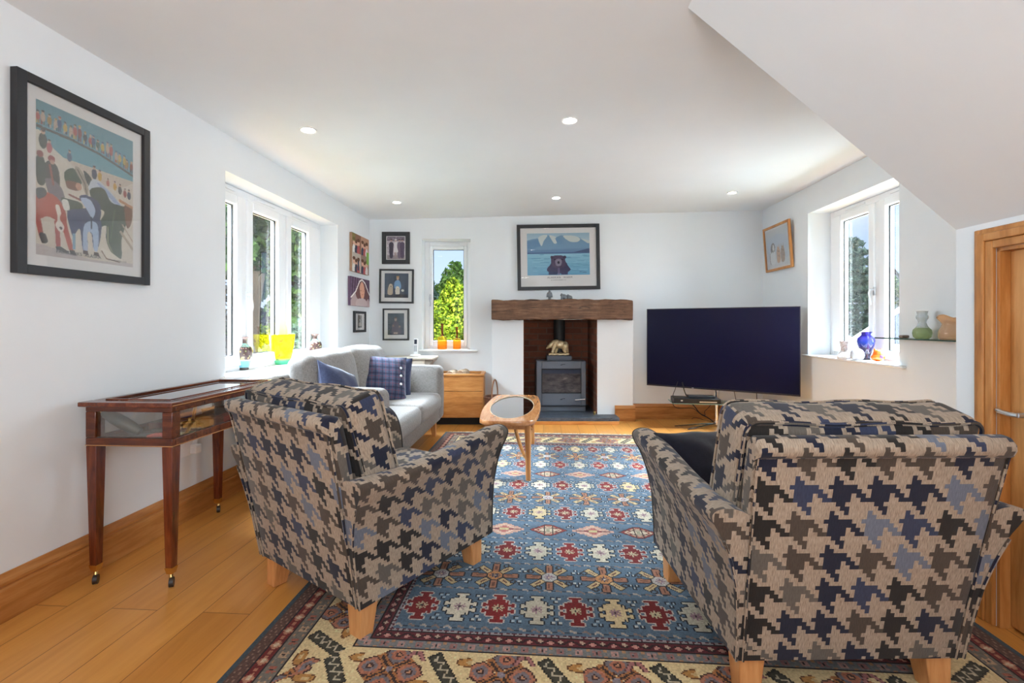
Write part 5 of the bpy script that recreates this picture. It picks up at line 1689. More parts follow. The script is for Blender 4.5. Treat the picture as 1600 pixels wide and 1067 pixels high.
def cable(label, pts, r=.004, mat=None):
    m = MB(); m.tube(catmull(pts, 8), r, 6)
    o = m.build('cable', mat or CABM)
    return tag(o, label, 'cable', 'cables under the television')
def b3(px, py, d): return PX(px, py, d)
cable('thin cable looping from the television to the left end of the media player', [b3(1059, 596, 5.04), b3(1055, 608, 5.03), b3(1052, 616, 5.02), b3(1051, 626, 5.06), b3(1053, 634, 5.10), b3(1062, 638, 5.12), b3(1082, 638, 5.12), b3(1094, 646, 5.12), b3(1102, 649, 5.12)], .0035)
cable('thick dark cable falling from the shelf diagonally to the stand feet', [b3(1079, 628, 5.10), b3(1086, 636, 5.12), b3(1094, 646, 5.12), b3(1105, 652, 5.10), b3(1115, 659, 5.08)], .006)
cable('short cable dropping from the television to the top of the media player', [b3(1066, 597, 5.02), b3(1069, 609, 5.0), b3(1072, 617.5, 4.95)], .006)
cable('thin cable hanging beside the chrome pole', [b3(1116.5, 602, 4.99), b3(1118, 612, 4.97), b3(1119.5, 622, 4.95)], .0035)
cable('thin kinked cable below the right part of the glass shelf', [b3(1112, 631, 5.12), b3(1106, 638, 5.13), b3(1101, 643, 5.13), b3(1102, 649, 5.12)], .003)
cable('thin cable curled on the floor behind the stand feet', [b3(1081, 655, 5.36), b3(1084, 652.5, 5.37), b3(1090, 653, 5.37), b3(1101, 656.5, 5.34), b3(1114, 659, 5.2)], .003)
cable('thin wavy cable hanging behind the right half of the television', [b3(1146, 606, 5.0), b3(1148, 616, 5.0), b3(1149.5, 624, 5.02), b3(1148, 634, 5.03), b3(1148, 655, 5.05)], .003)
cable('straight black cable hanging below the television near its right third', [b3(1182, 606, 4.85), b3(1182.5, 625, 4.86), b3(1182.5, 655, 4.9)], .004)

# ------------------------------------------------------------------ fireplace
def rough(q):
    q.z += .005 * math.sin(4.1 * q.x + 1) + .003 * math.sin(13 * q.x) + (.004 * math.sin(31 * q.x + 7 * q.y))
    q.y += .004 * math.sin(6 * q.x + 9 * q.z) + .003 * math.sin(29 * q.x + 21 * q.z)
    return q
m = MB(); m.rbox((0, 0, 0), (1.572, .235, .222), .012, 26, fn=rough)
o = m.build('mantel_beam', M_BEAM, loc=(.557, 5.297, 1.260))
tag(o, 'dark rough-sawn oak beam mantel across the fireplace piers', 'mantel')
h = thing('hearth', 'grey slate hearth slab with oak edging below the stove', 'hearth', (.55, 5.10, 0))
m = MB(); m.bb((-.64, .0, .036), (.625, .199, .075)); m.bb((HX0 - .55 + .002, .199, .036), (HX1 - .55 - .002, .818, .075)); m.build('slate_slab', M_SLATE, h, bevel=.004)
m = MB(); m.bb((-.635, -.004, 0), (.62, .18, .036)); m.build('oak_edging', M_OAKX, h, bevel=.004)

stv = thing('wood_stove', 'grey cast-iron wood-burning stove in the brick fireplace', 'stove', (.575, 5.46, .0755))
W2, D2 = .292, .34
m = MB(); m.bb((-W2 + .01, .015, .0), (W2 - .005, D2, .055)); m.build('plinth', M_IRON, stv, bevel=.004)
m = MB(); m.bb((-W2, .012, .062), (W2, D2, .590)); m.bb((-W2 + .02, .03, .05), (W2 - .02, D2 - .02, .07)); m.build('body', M_IRON, stv, bevel=.006)
d_ = MB()
gx0, gx1, gz0, gz1 = -.228, .232, .215, .500
for lo, hi in (((-W2 + .004, -.012, .074), (gx0, .012, .586)), ((gx1, -.012, .074), (W2 - .004, .012, .586)), ((gx0, -.012, .074), (gx1, .012, gz0)), ((gx0, -.012, gz1), (gx1, .012, .586))): d_.bb(lo, hi)
dr = d_.build('door', M_IRON, stv, bevel=.005)
m = MB(); m.bb((gx0, -.002, gz0), (gx1, .004, gz1))
t_ = NT('stove_glass')
n_ = t_.noise(t_.coord('Object', (1, 1, 2.5)), 9, 4, .6)
m.build('stove_glass', t_.pbr(t_.ramp(n_, [(.35, S(46, 42, 46)), (.6, S(84, 78, 78)), (.8, S(140, 130, 122))]), .18, spec=.7), dr, smooth=0)
m = MB()
for lo, hi in (((gx0, -.016, gz0), (gx0 + .008, -.006, gz1)), ((gx1 - .008, -.016, gz0), (gx1, -.006, gz1)), ((gx0, -.016, gz0), (gx1, -.006, gz0 + .008)), ((gx0, -.016, gz1 - .008), (gx1, -.006, gz1))): m.bb(lo, hi)
m.build('glass_bead', M_IRONDK, dr, bevel=.002)
m = MB(); m.bb((gx0 + .008, -.0045, gz1 - .055), (gx1 - .008, -.0025, gz1 - .008)); m.build('air_wash_strip', flat('stove_blue_black', S(30, 38, 58), .3), dr, smooth=0)
m = MB(); m.tube([(.155, -.045, .142), (.27, -.032, .150)], [.0085, .0065], 10); m.tube([(.262, -.01, .150), (.268, -.034, .150)], .008, 8)
m.build('handle', M_CHROME, dr)
for zz in (.545, .145):
    m = MB(); m.lathe([(.0, -.002), (.010, -.002), (.012, .002), (.0, .004)], 14); m.tube([(.004, 0, .004), (.02, 0, .008), (.044, 0, .008)], .0028, 6)
    m.build('emblem', M_IRONDK, dr, loc=(-.0, -.0145, zz), rot=(R(0), 0, 0))
m = MB(); m.bb((-.158, .10, .591), (.135, .30, .645)); m.build('top_box', M_IRON, stv, bevel=.004)
m = MB(); m.cyl((.005, .265, .64), (.005, .265, 1.30), .070, seg=28); m.cyl((.005, .265, .645), (.005, .265, .67), .078, seg=28); m.build('flue_pipe', M_IRONDK, stv)

bs = thing('bear_figurine', 'gilt walking bear statuette on top of the stove', 'statuette', (.562, 5.64, .7215))
def bear_parts(k):
    p = [('e', (.03, 0, .128), (.085, .050, .058), (0, R(8), 0)), ('e', (-.045, 0, .136), (.060, .048, .060)), ('e', (.085, 0, .116), (.052, .048, .058)),
         ('e', (-.025, 0, .165), (.05, .034, .036)), ('l', (-.08, 0, .140), (-.118, 0, .112), .042, .032), ('e', (-.126, 0, .104), (.034, .030, .030)), ('l', (-.142, 0, .094), (-.162, 0, .080), .020, .014),
         ('e', (-.112, .018, .138), (.009, .006, .010)), ('e', (-.112, -.018, .138), (.009, .006, .010)),
         ('l', (-.055, -.026, .12), (-.075, -.026, .065), .036, .026), ('l', (-.075, -.026, .065), (-.085, -.026, .022), .026, .020), ('e', (-.092, -.036, .026), (.022, .014, .009)),
         ('l', (-.035, .026, .12), (-.025, .026, .065), .036, .026), ('l', (-.025, .026, .065), (-.035, .026, .022), .026, .020), ('e', (-.042, .036, .026), (.020, .013, .009)),
         ('l', (.09, -.024, .11), (.072, -.026, .066), .046, .030), ('l', (.072, -.026, .066), (.092, -.026, .022), .030, .021), ('e', (.084, -.036, .026), (.022, .014, .009)),
         ('l', (.095, .024, .11), (.112, .026, .066), .044, .030), ('l', (.112, .026, .066), (.126, .026, .022), .030, .020), ('e', (.118, .036, .026), (.020, .013, .009)), ('e', (.128, 0, .13), (.012, .010, .010))]
    return [tuple([q[0]] + [tuple(v * k for v in x) if isinstance(x, tuple) and i < 2 else (x * k if not isinstance(x, tuple) else x) for i, x in enumerate(q[1:])]) for q in p]
blob('bear', bear_parts(.88), M_GOLD, bs, .0042, 3, loc=(0, 0, .016))
def rockf(q):
    q.z += .006 * math.sin(40 * q.x) * math.cos(31 * q.y) + .003 * math.sin(90 * q.x + 50 * q.y)
    return q
m = MB(); m.rbox((.0, 0, .014), (.25, .12, .026), .012, 16, fn=rockf); m.build('rock_base', M_GOLD, bs)

m = MB(); m.lathe([(0, 0), (.012, 0), (.012, .02), (.016, .024), (.016, .034), (.008, .04), (0, .042)], 14)
o = m.build('gas_tap', M_BRASS, loc=(.93, 5.27, .0755)); tag(o, 'tiny brass tap on the slate by the right pier', 'tap')

ob = thing('bird_figurine', 'small pewter owl-like bird standing on the beam mantel', 'figurine', (.425, 5.29, 1.373))
blob('bird', [('e', (0, 0, .052), (.026, .020, .036)), ('e', (0, -.002, .092), (.014, .013, .016)), ('l', (0, -.012, .09), (0, -.02, .086), .005, .002), ('e', (-.026, .004, .056), (.008, .012, .032), (0, R(10), 0)), ('e', (.026, .004, .056), (.008, .012, .032), (0, R(-10), 0)), ('l', (0, .0, .10), (0, 0, .112), .006, .003), ('e', (0, 0, .012), (.018, .015, .012)), ('l', (0, 0, .02), (0, 0, .04), .012, .016)], M_PEWTER, ob, .0035, 3)
ob = thing('animal_figurine', 'pewter pair of bear cubs beside the bird on the mantel', 'figurine', (.62, 5.285, 1.372))
blob('cubs', [('e', (-.03, 0, .035), (.030, .022, .030)), ('e', (-.055, 0, .052), (.020, .018, .020)), ('e', (-.062, .012, .069), (.006, .004, .006)), ('e', (-.062, -.012, .069), (.006, .004, .006)), ('l', (-.055, -.012, .03), (-.062, -.014, .006), .012, .009), ('l', (-.02, -.012, .03), (-.015, -.014, .006), .012, .009), ('l', (-.055, .012, .03), (-.060, .014, .006), .012, .009), ('l', (-.02, .012, .03), (-.012, .014, .006), .012, .009),
              ('e', (.035, 0, .028), (.030, .02, .024), (0, R(12), 0)), ('e', (.014, 0, .047), (.016, .015, .016)), ('l', (.05, -.012, .02), (.06, -.014, .006), .012, .008), ('l', (.02, -.012, .02), (.016, -.014, .006), .011, .008), ('l', (.05, .012, .02), (.06, .014, .006), .012, .008), ('l', (-.0, 0, .012), (.05, 0, .008), .012, .008)], M_PEWTER, ob, .0035, 3)

# ------------------------------------------------------------------ corner: cream side cabinet, phone, oak chest, basket
cc = thing('side_cabinet', 'cream painted side cabinet with overhanging top in the corner behind the sofa', 'cabinet', (-1.115, 5.20, 0))
m = MB(); m.bb((-.33, -.17, .715), (.27, .17, .737)); m.build('cabinet_top', M_CREAM, cc, bevel=.004)
m = MB(); m.bb((-.20, -.14, .05), (.17, .16, .715)); m.build('body', M_CREAM, cc, bevel=.003)
for a, b in ((-.19, .028), (.036, .162)):
    m = MB(); m.bb((a, -.150, .58), (b, -.140, .705)); d_ = m.build('drawer', M_CREAM, cc, bevel=.003)
    m = MB(); m.lathe([(0, 0), (.01, 0), (.013, .014), (.008, .02), (0, .021)], 14); m.build('knob', M_BRASS, d_, loc=((a + b) / 2, -.150, .635), rot=(R(90), 0, 0))
    m = MB(); m.bb((a, -.150, .07), (b, -.140, .565)); m.build('cabinet_door', M_CREAM, cc, bevel=.003)
for s_, x0_ in ((-1, -.20), (1, .17)):
    pts = [(x0_, .715), (x0_ + s_ * .095, .715), (x0_ + s_ * .088, .69), (x0_ + s_ * .05, .668), (x0_ + s_ * .04, .64), (x0_, .625)]
    m = MB(); m.prism([(x, z) for x, z in pts], 1, -.14, .15); m.build('bracket', flat('taupe_paint', S(150, 136, 122), .5), cc)
for x in (-.17, .14):
    for y in (-.11, .13):
        m = MB(); m.frustum((x, y, .05), (.045, .045), (x, y, 0), (.035, .035)); m.build('leg', M_CREAM, cc)
ph = thing('cordless_phone', 'white cordless telephone standing in its charger on the cream cabinet', 'telephone', (-1.068, 5.16, .737))
m = MB(); m.rbox((0, 0, .014), (.105, .085, .028), .012, 4); m.build('charger', M_WHITE, ph)
m = MB(); m.rbox((0, .008, .112), (.050, .026, .18), .011, 4)
hs = m.build('handset', M_WHITE, ph, rot=(R(-8), 0, 0))
m = MB(); m.box((0, -.0065, .165), (.030, .002, .050)); m.build('display', flat('phone_display', S(50, 56, 70), .2), hs)
m = MB()
for r_ in range(5):
    for c_ in range(3): m.box((-.012 + .012 * c_, -.0065, .120 - .014 * r_), (.008, .003, .008))
m.build('keypad', flat('phone_keys', S(120, 124, 130), .5), hs)

ch = thing('oak_chest', 'open-topped oak chest with two plank front between sofa and fireplace', 'chest', (-.685, 5.085, 0))
x0, x1, y1 = -.375, .375, .315
m = MB(); m.bb((x0 + .02, .03, 0), (x1 - .02, y1 - .02, .075)); m.build('plinth', flat('plinth_black', S(20, 18, 17), .7), ch)
m = MB()
m.bb((x0, 0, .368), (x1 - .012, .02, .530)); m.bb((x0, 0, .078), (x1 - .012, .02, .364)); m.build('front_board', M_OAKX, ch, bevel=.003)
m = MB(); m.bb((x0, .02, .078), (x0 + .02, y1, .530)); m.bb((x1 - .02, .02, .078), (x1, y1, .530)); m.bb((x1 - .012, .0, .078), (x1, .02, .530)); m.bb((x0 + .02, y1 - .02, .078), (x1 - .02, y1, .530)); m.bb((x0 + .02, .02, .085), (x1 - .02, y1 - .02, .1))
m.build('carcass', M_OAKZ, ch, bevel=.002)
m = MB()
for lo, hi in (((x0 - .008, -.01, .530), (x1 + .008, .035, .556)), ((x0 - .008, y1 - .03, .530), (x1 + .008, y1 + .008, .556)), ((x0 - .008, .035, .530), (x0 + .04, y1 - .03, .556)), ((x1 - .04, .035, .530), (x1 + .008, y1 - .03, .556))): m.bb(lo, hi)
m.build('rim', M_OAKX, ch, bevel=.004)
def nub(q):
    q.z += .010 * math.sin(38 * q.x) * math.cos(44 * q.y)
    return q
M_LOG = m_wood('bark_log', S(104, 84, 66), S(150, 128, 104), S(186, 166, 140), 'Y', 2, .9)
for k, (lx, ly, lz, r_) in enumerate(((-.70, 5.23, .53, .052), (-.585, 5.25, .533, .055))):
    m = MB(); m.tube([(-.11, .0, 0), (-.05, .004, .003), (.02, -.003, 0), (.11, .0, .002)], [r_ * .96, r_, r_ * .98, r_ * .95], 14)
    o = m.build('log', M_LOG, loc=(lx + .03, ly, lz), rot=(0, 0, R(82 - 4 * k)))
    tag(o, ('left' if k == 0 else 'right') + ' of the two pale round logs showing in the oak chest', 'log', 'logs in the oak chest')
m = MB(); m.bb((x0 + .021, .021, .10), (x1 - .021, y1 - .021, .475)); 
o = m.build('kindling', M_LOG, loc=ch.location); tag(o, 'dry kindling filling the oak chest', 'kindling', kind='stuff')

bk_ = thing('trug_basket', 'dark woven basket with tall hoop handle beside the left fireplace pier', 'basket', (-.185, 5.02, 0))
t_ = NT('dark_wicker')
v_ = t_.coord('UV', (60, 70, 1))
ck = t_.n('ShaderNodeTexChecker'); ck.inputs['Scale'].default_value = 1; t_.l(v_, ck.inputs['Vector'])
ck.inputs['Color1'].default_value = S(74, 46, 32); ck.inputs['Color2'].default_value = S(118, 76, 52)
M_WICK = t_.pbr(ck.outputs[0], .7, normal=t_.bump(ck.outputs['Fac'], .5, .004))
m = MB(); m.lathe([(0, .004), (.085, .0), (.10, .08), (.108, .20), (.112, .30), (.114, .315), (.106, .315), (.10, .30), (.095, .20), (.085, .02), (0, .015)], 30, sx_=1, sy_=1); m.build('body', M_WICK, bk_)
m = MB(); m.tube([(.112 * math.cos(a), .112 * math.sin(a), .318) for a in np.linspace(0, 2 * PI, 30)[:-1]], .010, 8, True); m.build('rim', M_WICK, bk_)
m = MB(); m.tube([(.028 * math.cos(a), .108 * math.cos(a), .30 + .20 * math.sin(a)) for a in np.linspace(0, PI, 22)], .0075, 8); m.build('handle', flat('cane', S(140, 96, 66), .5), bk_)

# ------------------------------------------------------------------ things on the window sills and glass shelf
def m_cloisonne():
    t = NT('cloisonne_enamel')
    tc_ = t.n('ShaderNodeTexCoord')
    sp = t.n('ShaderNodeSeparateXYZ'); t.l(tc_.outputs['Object'], sp.inputs[0])
    z = t.m('DIVIDE', sp.outputs[2], .24)
    base = t.ramp(z, [(0, S(60, 52, 48)), (.07, S(126, 186, 198)), (.27, S(196, 170, 164)), (.31, S(74, 52, 48)), (.66, S(52, 46, 46)), (.69, S(156, 196, 186)), (.80, S(96, 72, 66)), (.93, S(146, 118, 110))], 'CONSTANT')
    vo = t.n('ShaderNodeTexVoronoi'); vo.inputs['Scale'].default_value = 46; t.l(tc_.outputs['Object'], vo.inputs['Vector'])
    fl = t.m('LESS_THAN', vo.outputs['Distance'], .34)
    colr = t.ramp(t.noise(tc_.outputs['Object'], 20, 2), [(.38, S(196, 170, 110)), (.48, S(140, 160, 110)), (.56, S(204, 160, 150)), (.66, S(96, 60, 54))], 'CONSTANT')
    inb = t.m('MULTIPLY', t.m('GREATER_THAN', z, .31), t.m('LESS_THAN', z, .93))
    c = t.mix(t.m('MULTIPLY', t.m('MULTIPLY', fl, inb), .75), base, colr)
    return t.pbr(c, .25, coat=.3)
M_CLOI = m_cloisonne()
VASE = [(0, 0), (.034, 0), (.036, .006), (.034, .016), (.046, .05), (.058, .10), (.062, .135), (.055, .160), (.034, .178), (.022, .192), (.019, .205), (.022, .222), (.034, .234), (.035, .238), (.030, .236), (.017, .21), (.018, .2), (.03, .18), (.0, .17)]
ZSL = LZ0 + .0225
m = MB(); m.lathe(VASE, 36)
v1 = m.build('enamel_vase', M_CLOI, loc=(-1.954, 3.397, ZSL), smooth=60)
tag(v1, 'dark enamel vase with turquoise base on the long sill, nearest the camera', 'vase', 'pair of enamel vases')
v2 = v1.copy(); C.objects.link(v2); v2.location = (-1.852, 4.39, ZSL); v2.rotation_euler = (0, 0, R(100))
tag(v2, 'dark enamel vase at the far end of the long sill, behind the sofa', 'vase', 'pair of enamel vases')
t_ = NT('yellow_glass')
tc_ = t_.n('ShaderNodeTexCoord')
n_ = t_.noise(tc_.outputs['Object'], 14, 4, .6, 1.5)
sp_ = t_.n('ShaderNodeSeparateXYZ'); t_.l(tc_.outputs['Object'], sp_.inputs[0])
c_ = t_.ramp(n_, [(.40, (.88, .80, .0, 1)), (.575, (.92, .84, .03, 1)), (.62, (.40, .20, .02, 1))])
c_ = t_.mix(t_.ramp(t_.m('DIVIDE', sp_.outputs[2], .24), [(.12, (1, 1, 1)), (.22, (0, 0, 0))]), c_, (.25, .75, .62, 1))
p_ = t_.n('ShaderNodeBsdfPrincipled'); t_.l(c_, p_.inputs['Base Color']); p_.inputs['Roughness'].default_value = .15
tl = t_.n('ShaderNodeBsdfTranslucent'); t_.l(c_, tl.inputs[0])
mxs = t_.n('ShaderNodeMixShader'); mxs.inputs[0].default_value = .6
t_.l(p_.outputs[0], mxs.inputs[1]); t_.l(tl.outputs[0], mxs.inputs[2]); t_.l(mxs.outputs[0], t_.out.inputs[0])
m = MB(); m.lathe([(0, 0), (.062, 0), (.074, .02), (.092, .08), (.108, .15), (.118, .23), (.120, .245), (.114, .245), (.10, .15), (.084, .08), (.066, .028), (0, .016)], 40, sx_=.78, sy_=.98)
o = m.build('glass_bowl', t_.mat, loc=(-1.905, 3.87, ZSL), rot=(0, 0, -AL), smooth=60)
tag(o, 'bright yellow art glass bowl in the middle of the long sill', 'bowl')

ZSB = BZ0 + .0225
def bottle(label, x, rb, hb, ht):
    t = thing('glass_bottle', label, 'bottle', (x, 5.505, ZSB), 0, 'amber bottles on the small sill')
    m = MB(); m.lathe([(0, 0), (rb * .94, 0), (rb, .008), (rb, hb - .02), (rb * .93, hb - .006), (rb * .55, hb), (rb * .28, hb + .006), (rb * .22, hb + .008)], 32)
    m.build('body', M_AMBER, t, smooth=50)
    m = MB(); m.lathe([(rb * .24, hb + .006), (rb * .22, ht - .014), (rb * .36, ht - .008), (rb * .34, ht), (rb * .2, ht), (rb * .16, hb + .02), (rb * .16, hb + .006)], 24, cap=False)
    m.build('neck', M_BROWNG, t, smooth=50)
KBS = 5.505 / FPX
bottle('larger amber glass bottle with brown neck on the small sill', (691 - CX) * KBS, .055, .150, .298)
bottle('smaller amber glass bottle with brown neck on the small sill', (714 - CX) * KBS, .046, .128, .262)

ZSR = RZ0 + .0225
def right_sill(px, d): return Vector(((px - CX) / FPX * d, d, ZSR))
m = MB(); m.lathe([(0, 0), (.050, 0), (.054, .010), (.050, .030), (.030, .055), (.024, .075), (.026, .105), (.032, .135), (.033, .148), (.028, .148), (.022, .105), (.018, .07), (.0, .05)], 28)
t_ = NT('swirled_glass')
n_ = t_.noise(t_.coord('Object', (1, 1, 3)), 26, 3, .6, 1.5)
o = m.build('swirl_vase', t_.pbr(t_.ramp(n_, [(.4, (.86, .86, .86, 1)), (.55, (.80, .62, .56, 1)), (.66, (.34, .40, .38, 1))]), .15, trans=.45), loc=right_sill(1319, 3.92), smooth=50)
tag(o, 'small pale swirled glass vase, leftmost on the right-hand sill', 'vase')
m = MB(); m.lathe([(0, 0), (.03, 0), (.044, .014), (.050, .038), (.046, .064), (.034, .082), (.018, .092), (0, .095)], 28)
o = m.build('glass_paperweight', M_FROST, loc=right_sill(1339.5, 3.79), smooth=60)
tag(o, 'round white frosted glass paperweight on the right-hand sill', 'paperweight')
def m_bluevase():
    t = NT('blue_feathered_glass')
    tc_ = t.n('ShaderNodeTexCoord')
    sp = t.n('ShaderNodeSeparateXYZ'); t.l(tc_.outputs['Object'], sp.inputs[0])
    z = t.m('DIVIDE', sp.outputs[2], .227)
    c = t.ramp(z, [(0, S(30, 26, 50)), (.40, S(48, 44, 84)), (.62, S(40, 70, 180)), (.78, S(60, 54, 186)), (.85, S(36, 22, 160)), (1, S(26, 18, 130))])
    at = t.m('ARCTAN2', sp.outputs[1], sp.outputs[0])
    wv = t.m('ADD', t.m('MULTIPLY', z, 26), t.m('MULTIPLY', t.m('SINE', t.m('MULTIPLY', at, 7)), 1.6))
    st_ = t.ramp(t.m('SINE', wv), [(.62, (0, 0, 0)), (.8, (1, 1, 1))])
    f = t.m('MULTIPLY', st_, t.ramp(z, [(.12, (0, 0, 0)), (.25, (.5, .5, .5)), (.5, (.3, .3, .3)), (.6, (0, 0, 0))]))
    c = t.mix(f, c, S(190, 186, 220))
    return t.pbr(c, .12, trans=.35, coat=.4)
m = MB(); m.lathe([(0, 0), (.028, 0), (.030, .006), (.026, .014), (.038, .06), (.056, .115), (.063, .150), (.060, .172), (.042, .192), (.031, .203), (.033, .214), (.046, .227), (.043, .228), (.028, .21), (.03, .195), (.0, .17)], 40)
o = m.build('blue_vase', m_bluevase(), loc=right_sill(1351.5, 3.80) + Vector((.03, 0.03, 0)), smooth=60)
tag(o, 'tall cobalt blue feathered glass vase on the right-hand sill', 'vase')
oc = thing('orange_glass_cat', 'squat orange glass cat-shaped ornament on the right-hand sill', 'ornament', right_sill(1371.5, 3.66), 0)
blob('body', [('e', (0, 0, .030), (.052, .036, .030)), ('e', (0, 0, .052), (.036, .030, .030)), ('e', (0, 0, .072), (.030, .024, .020)), ('l', (-.022, 0, .08), (-.030, 0, .100), .010, .004), ('l', (.022, 0, .08), (.030, 0, .100), .010, .004)], M_ORANGEG, oc, .004, 4)
m = MB(); m.lathe([(0, 0), (.012, .0), (.015, .004), (.008, .007), (0, .008)], 12); m.build('dark_flower', flat('purple_enamel', S(70, 40, 70), .3), oc, loc=(0, -.034, .036), rot=(R(80), 0, 0))

# glass shelf in the alcove: local x along -y, front at -y
gs = thing('alcove_shelf', 'thin clear glass shelf on the right wall, jutting before the window', 'shelf', (wr(2.85), 2.85, 1.0), R(-90) - AR)
m = MB(); m.bb((-.495, -.16, -.004), (.45, -.001, .004)); m.build('shelf_plate', M_SHELFGLASS, gs, smooth=0)
m = MB(); m.bb((-.495, -.1615, -.0042), (.45, -.1598, .0042)); m.bb((-.4965, -.16, -.0042), (-.4948, -.001, .0042)); m.build('polished_edge', M_EDGE, gs)
m = MB()
for x in (-.3, .3): m.bb((x - .015, -.03, -.012), (x + .015, 0, -.0045))
m.build('bracket', M_STEEL, gs)
def on_shelf(d, off): return Vector((wr(d) - off, d, 1.0045))
gv = thing('green_vase', 'waisted green and clear glass vase on the glass shelf', 'vase', on_shelf(3.02, .09))
m = MB(); m.lathe([(0, 0), (.034, 0), (.046, .012), (.051, .036), (.047, .058), (.036, .070)], 32, cap=False); m.lathe([(0, .0), (.034, 0)], 32, cap=False)
m.build('green_base', M_GREENG, gv, smooth=60)
m = MB(); m.lathe([(.036, .070), (.026, .086), (.020, .105), (.024, .120), (.032, .132), (.032, .145), (.026, .156), (.030, .175), (.033, .178), (.028, .175), (.023, .156), (.028, .14), (.02, .12), (.017, .105), (.022, .088), (.033, .07)], 32, cap=False)
m.build('clear_neck', M_CLEAR, gv, smooth=60)
m = MB()
prof_ = [(0, 0), (.062, 0), (.070, .012), (.070, .052), (.058, .075), (.052, .095), (.060, .118), (.078, .142), (.074, .142), (.055, .118), (.047, .095), (.054, .072), (.064, .05), (.06, .012), (0, .010)]
m.lathe(prof_, 40)
for i, v in enumerate(m.v):
    a = math.atan2(v[1], v[0])
    m.v[i] = (v[0], v[1], v[2] + (.010 * math.sin(4 * a + 1) if v[2] > .11 else 0))
o = m.build('frilled_vase', M_PEACH, loc=on_shelf(2.80, .08), smooth=60)
tag(o, 'wide peach glass vase with frilled rim at the near end of the glass shelf', 'vase')
m = MB(); m.rbox((0, 0, .010), (.052, .036, .020), .009, 4)
o = m.build('pebble', flat('pebble', S(128, 112, 102), .6), loc=on_shelf(3.16, .10)); tag(o, 'small brown pebble on the glass shelf', 'pebble')
# ------------------------------------------------------------------ outdoors
def m_leaf(name, c1, c2, c3, trans=.3):
    t = NT(name)
    g = t.n('ShaderNodeNewGeometry')
    c = t.ramp(g.outputs['Random Per Island'], [(0, c1), (.5, c2), (1, c3)])
    p = t.n('ShaderNodeBsdfPrincipled'); t.l(c, p.inputs['Base Color']); p.inputs['Roughness'].default_value = .6; p.inputs['Specular IOR Level'].default_value = .2
    tl = t.n('ShaderNodeBsdfTranslucent'); t.l(c, tl.inputs[0])
    mxs = t.n('ShaderNodeMixShader'); mxs.inputs[0].default_value = trans
    t.l(p.outputs[0], mxs.inputs[1]); t.l(tl.outputs[0], mxs.inputs[2]); t.l(mxs.outputs[0], t.out.inputs[0])
    return t.mat
M_BARK = m_wood('bark', S(52, 42, 34), S(80, 66, 54), S(104, 88, 72), 'Z', .6, .9)
def crown(name, mat, parent, clumps, n, size, seed, aspect=1.6, droop=0.0):
    """clumps: (centre, radii) ellipsoids in local space, leaves in their outer shells"""
    rg = np.random.default_rng(seed)
    w = np.array([c[1][0] * c[1][1] + c[1][1] * c[1][2] for c in clumps]); w /= w.sum()
    pick = rg.choice(len(clumps), n, p=w)
    d = rg.normal(size=(n, 3)); d /= np.linalg.norm(d, axis=1)[:, None]
    rr = rg.uniform(.55, 1.0, n) ** .5
    cen = np.array([c[0] for c in clumps])[pick]; rad = np.array([c[1] for c in clumps])[pick]
    P0 = cen + d * rad * rr[:, None]
    a = rg.normal(size=(n, 3)); a += d * .6; a[:, 2] -= droop; a /= np.linalg.norm(a, axis=1)[:, None]
    b = rg.normal(size=(n, 3)); b -= a * (a * b).sum(1)[:, None]; b /= np.linalg.norm(b, axis=1)[:, None]
    s = size * rg.uniform(.6, 1.4, n)[:, None]
    A, B = a * s * aspect / 2, b * s / 2
    V_ = np.stack([P0 - A, P0 + B * .9, P0 + A, P0 - B * .9], 1).reshape(-1, 3)
    F_ = np.arange(4 * n).reshape(-1, 4)
    me = bpy.data.meshes.new(name)
    me.from_pydata(V_.tolist(), [], F_.tolist())
    me.materials.append(mat)
    o = bpy.data.objects.new(name, me)
    C.objects.link(o); o.parent = parent
    return o
ZG = -.15
def tree(name, label, loc, mat, clumps, n, size, seed, trunk=None, cat='tree', group=None, **kw):
    t = thing(name, label, cat, (loc[0], loc[1], ZG), 0, group)
    crown('foliage', mat, t, clumps, n, size, seed, **kw)
    m = MB()
    for pts, r in (trunk or [([(0, 0, 0), (0, 0, .6)], [.05, .03])]): m.tube(pts, r, 8)
    m.build('trunk', M_BARK, t)
    return t
rg = random.Random(11)
def rnd_clumps(c, R_, n, r0, r1, flat=.8):
    out = []
    for k in range(n):
        a, b, q = rg.uniform(0, 2 * PI), rg.uniform(-1, 1), rg.uniform(.3, 1) ** .5
        s_ = math.sqrt(1 - b * b)
        r = rg.uniform(r0, r1)
        out.append(((c[0] + R_[0] * q * s_ * math.cos(a), c[1] + R_[1] * q * s_ * math.sin(a), c[2] + R_[2] * q * b), (r, r, r * flat)))
    return out
LDARK = m_leaf('leaf_dark_green', S(34, 52, 24), S(56, 82, 38), S(98, 124, 62))
LPURP = m_leaf('leaf_purple', S(50, 44, 46), S(74, 66, 66), S(104, 96, 92))
LMID = m_leaf('leaf_mid_green', S(72, 102, 44), S(104, 140, 62), S(146, 176, 90))
LYEL = m_leaf('leaf_golden', S(48, 66, 14), S(112, 134, 26), S(186, 194, 58))
LBLUE = m_leaf('needle_blue_green', S(54, 78, 66), S(86, 112, 94), S(124, 146, 124))
LGREY = m_leaf('leaf_grey_green', S(70, 92, 74), S(108, 132, 108), S(150, 170, 140))

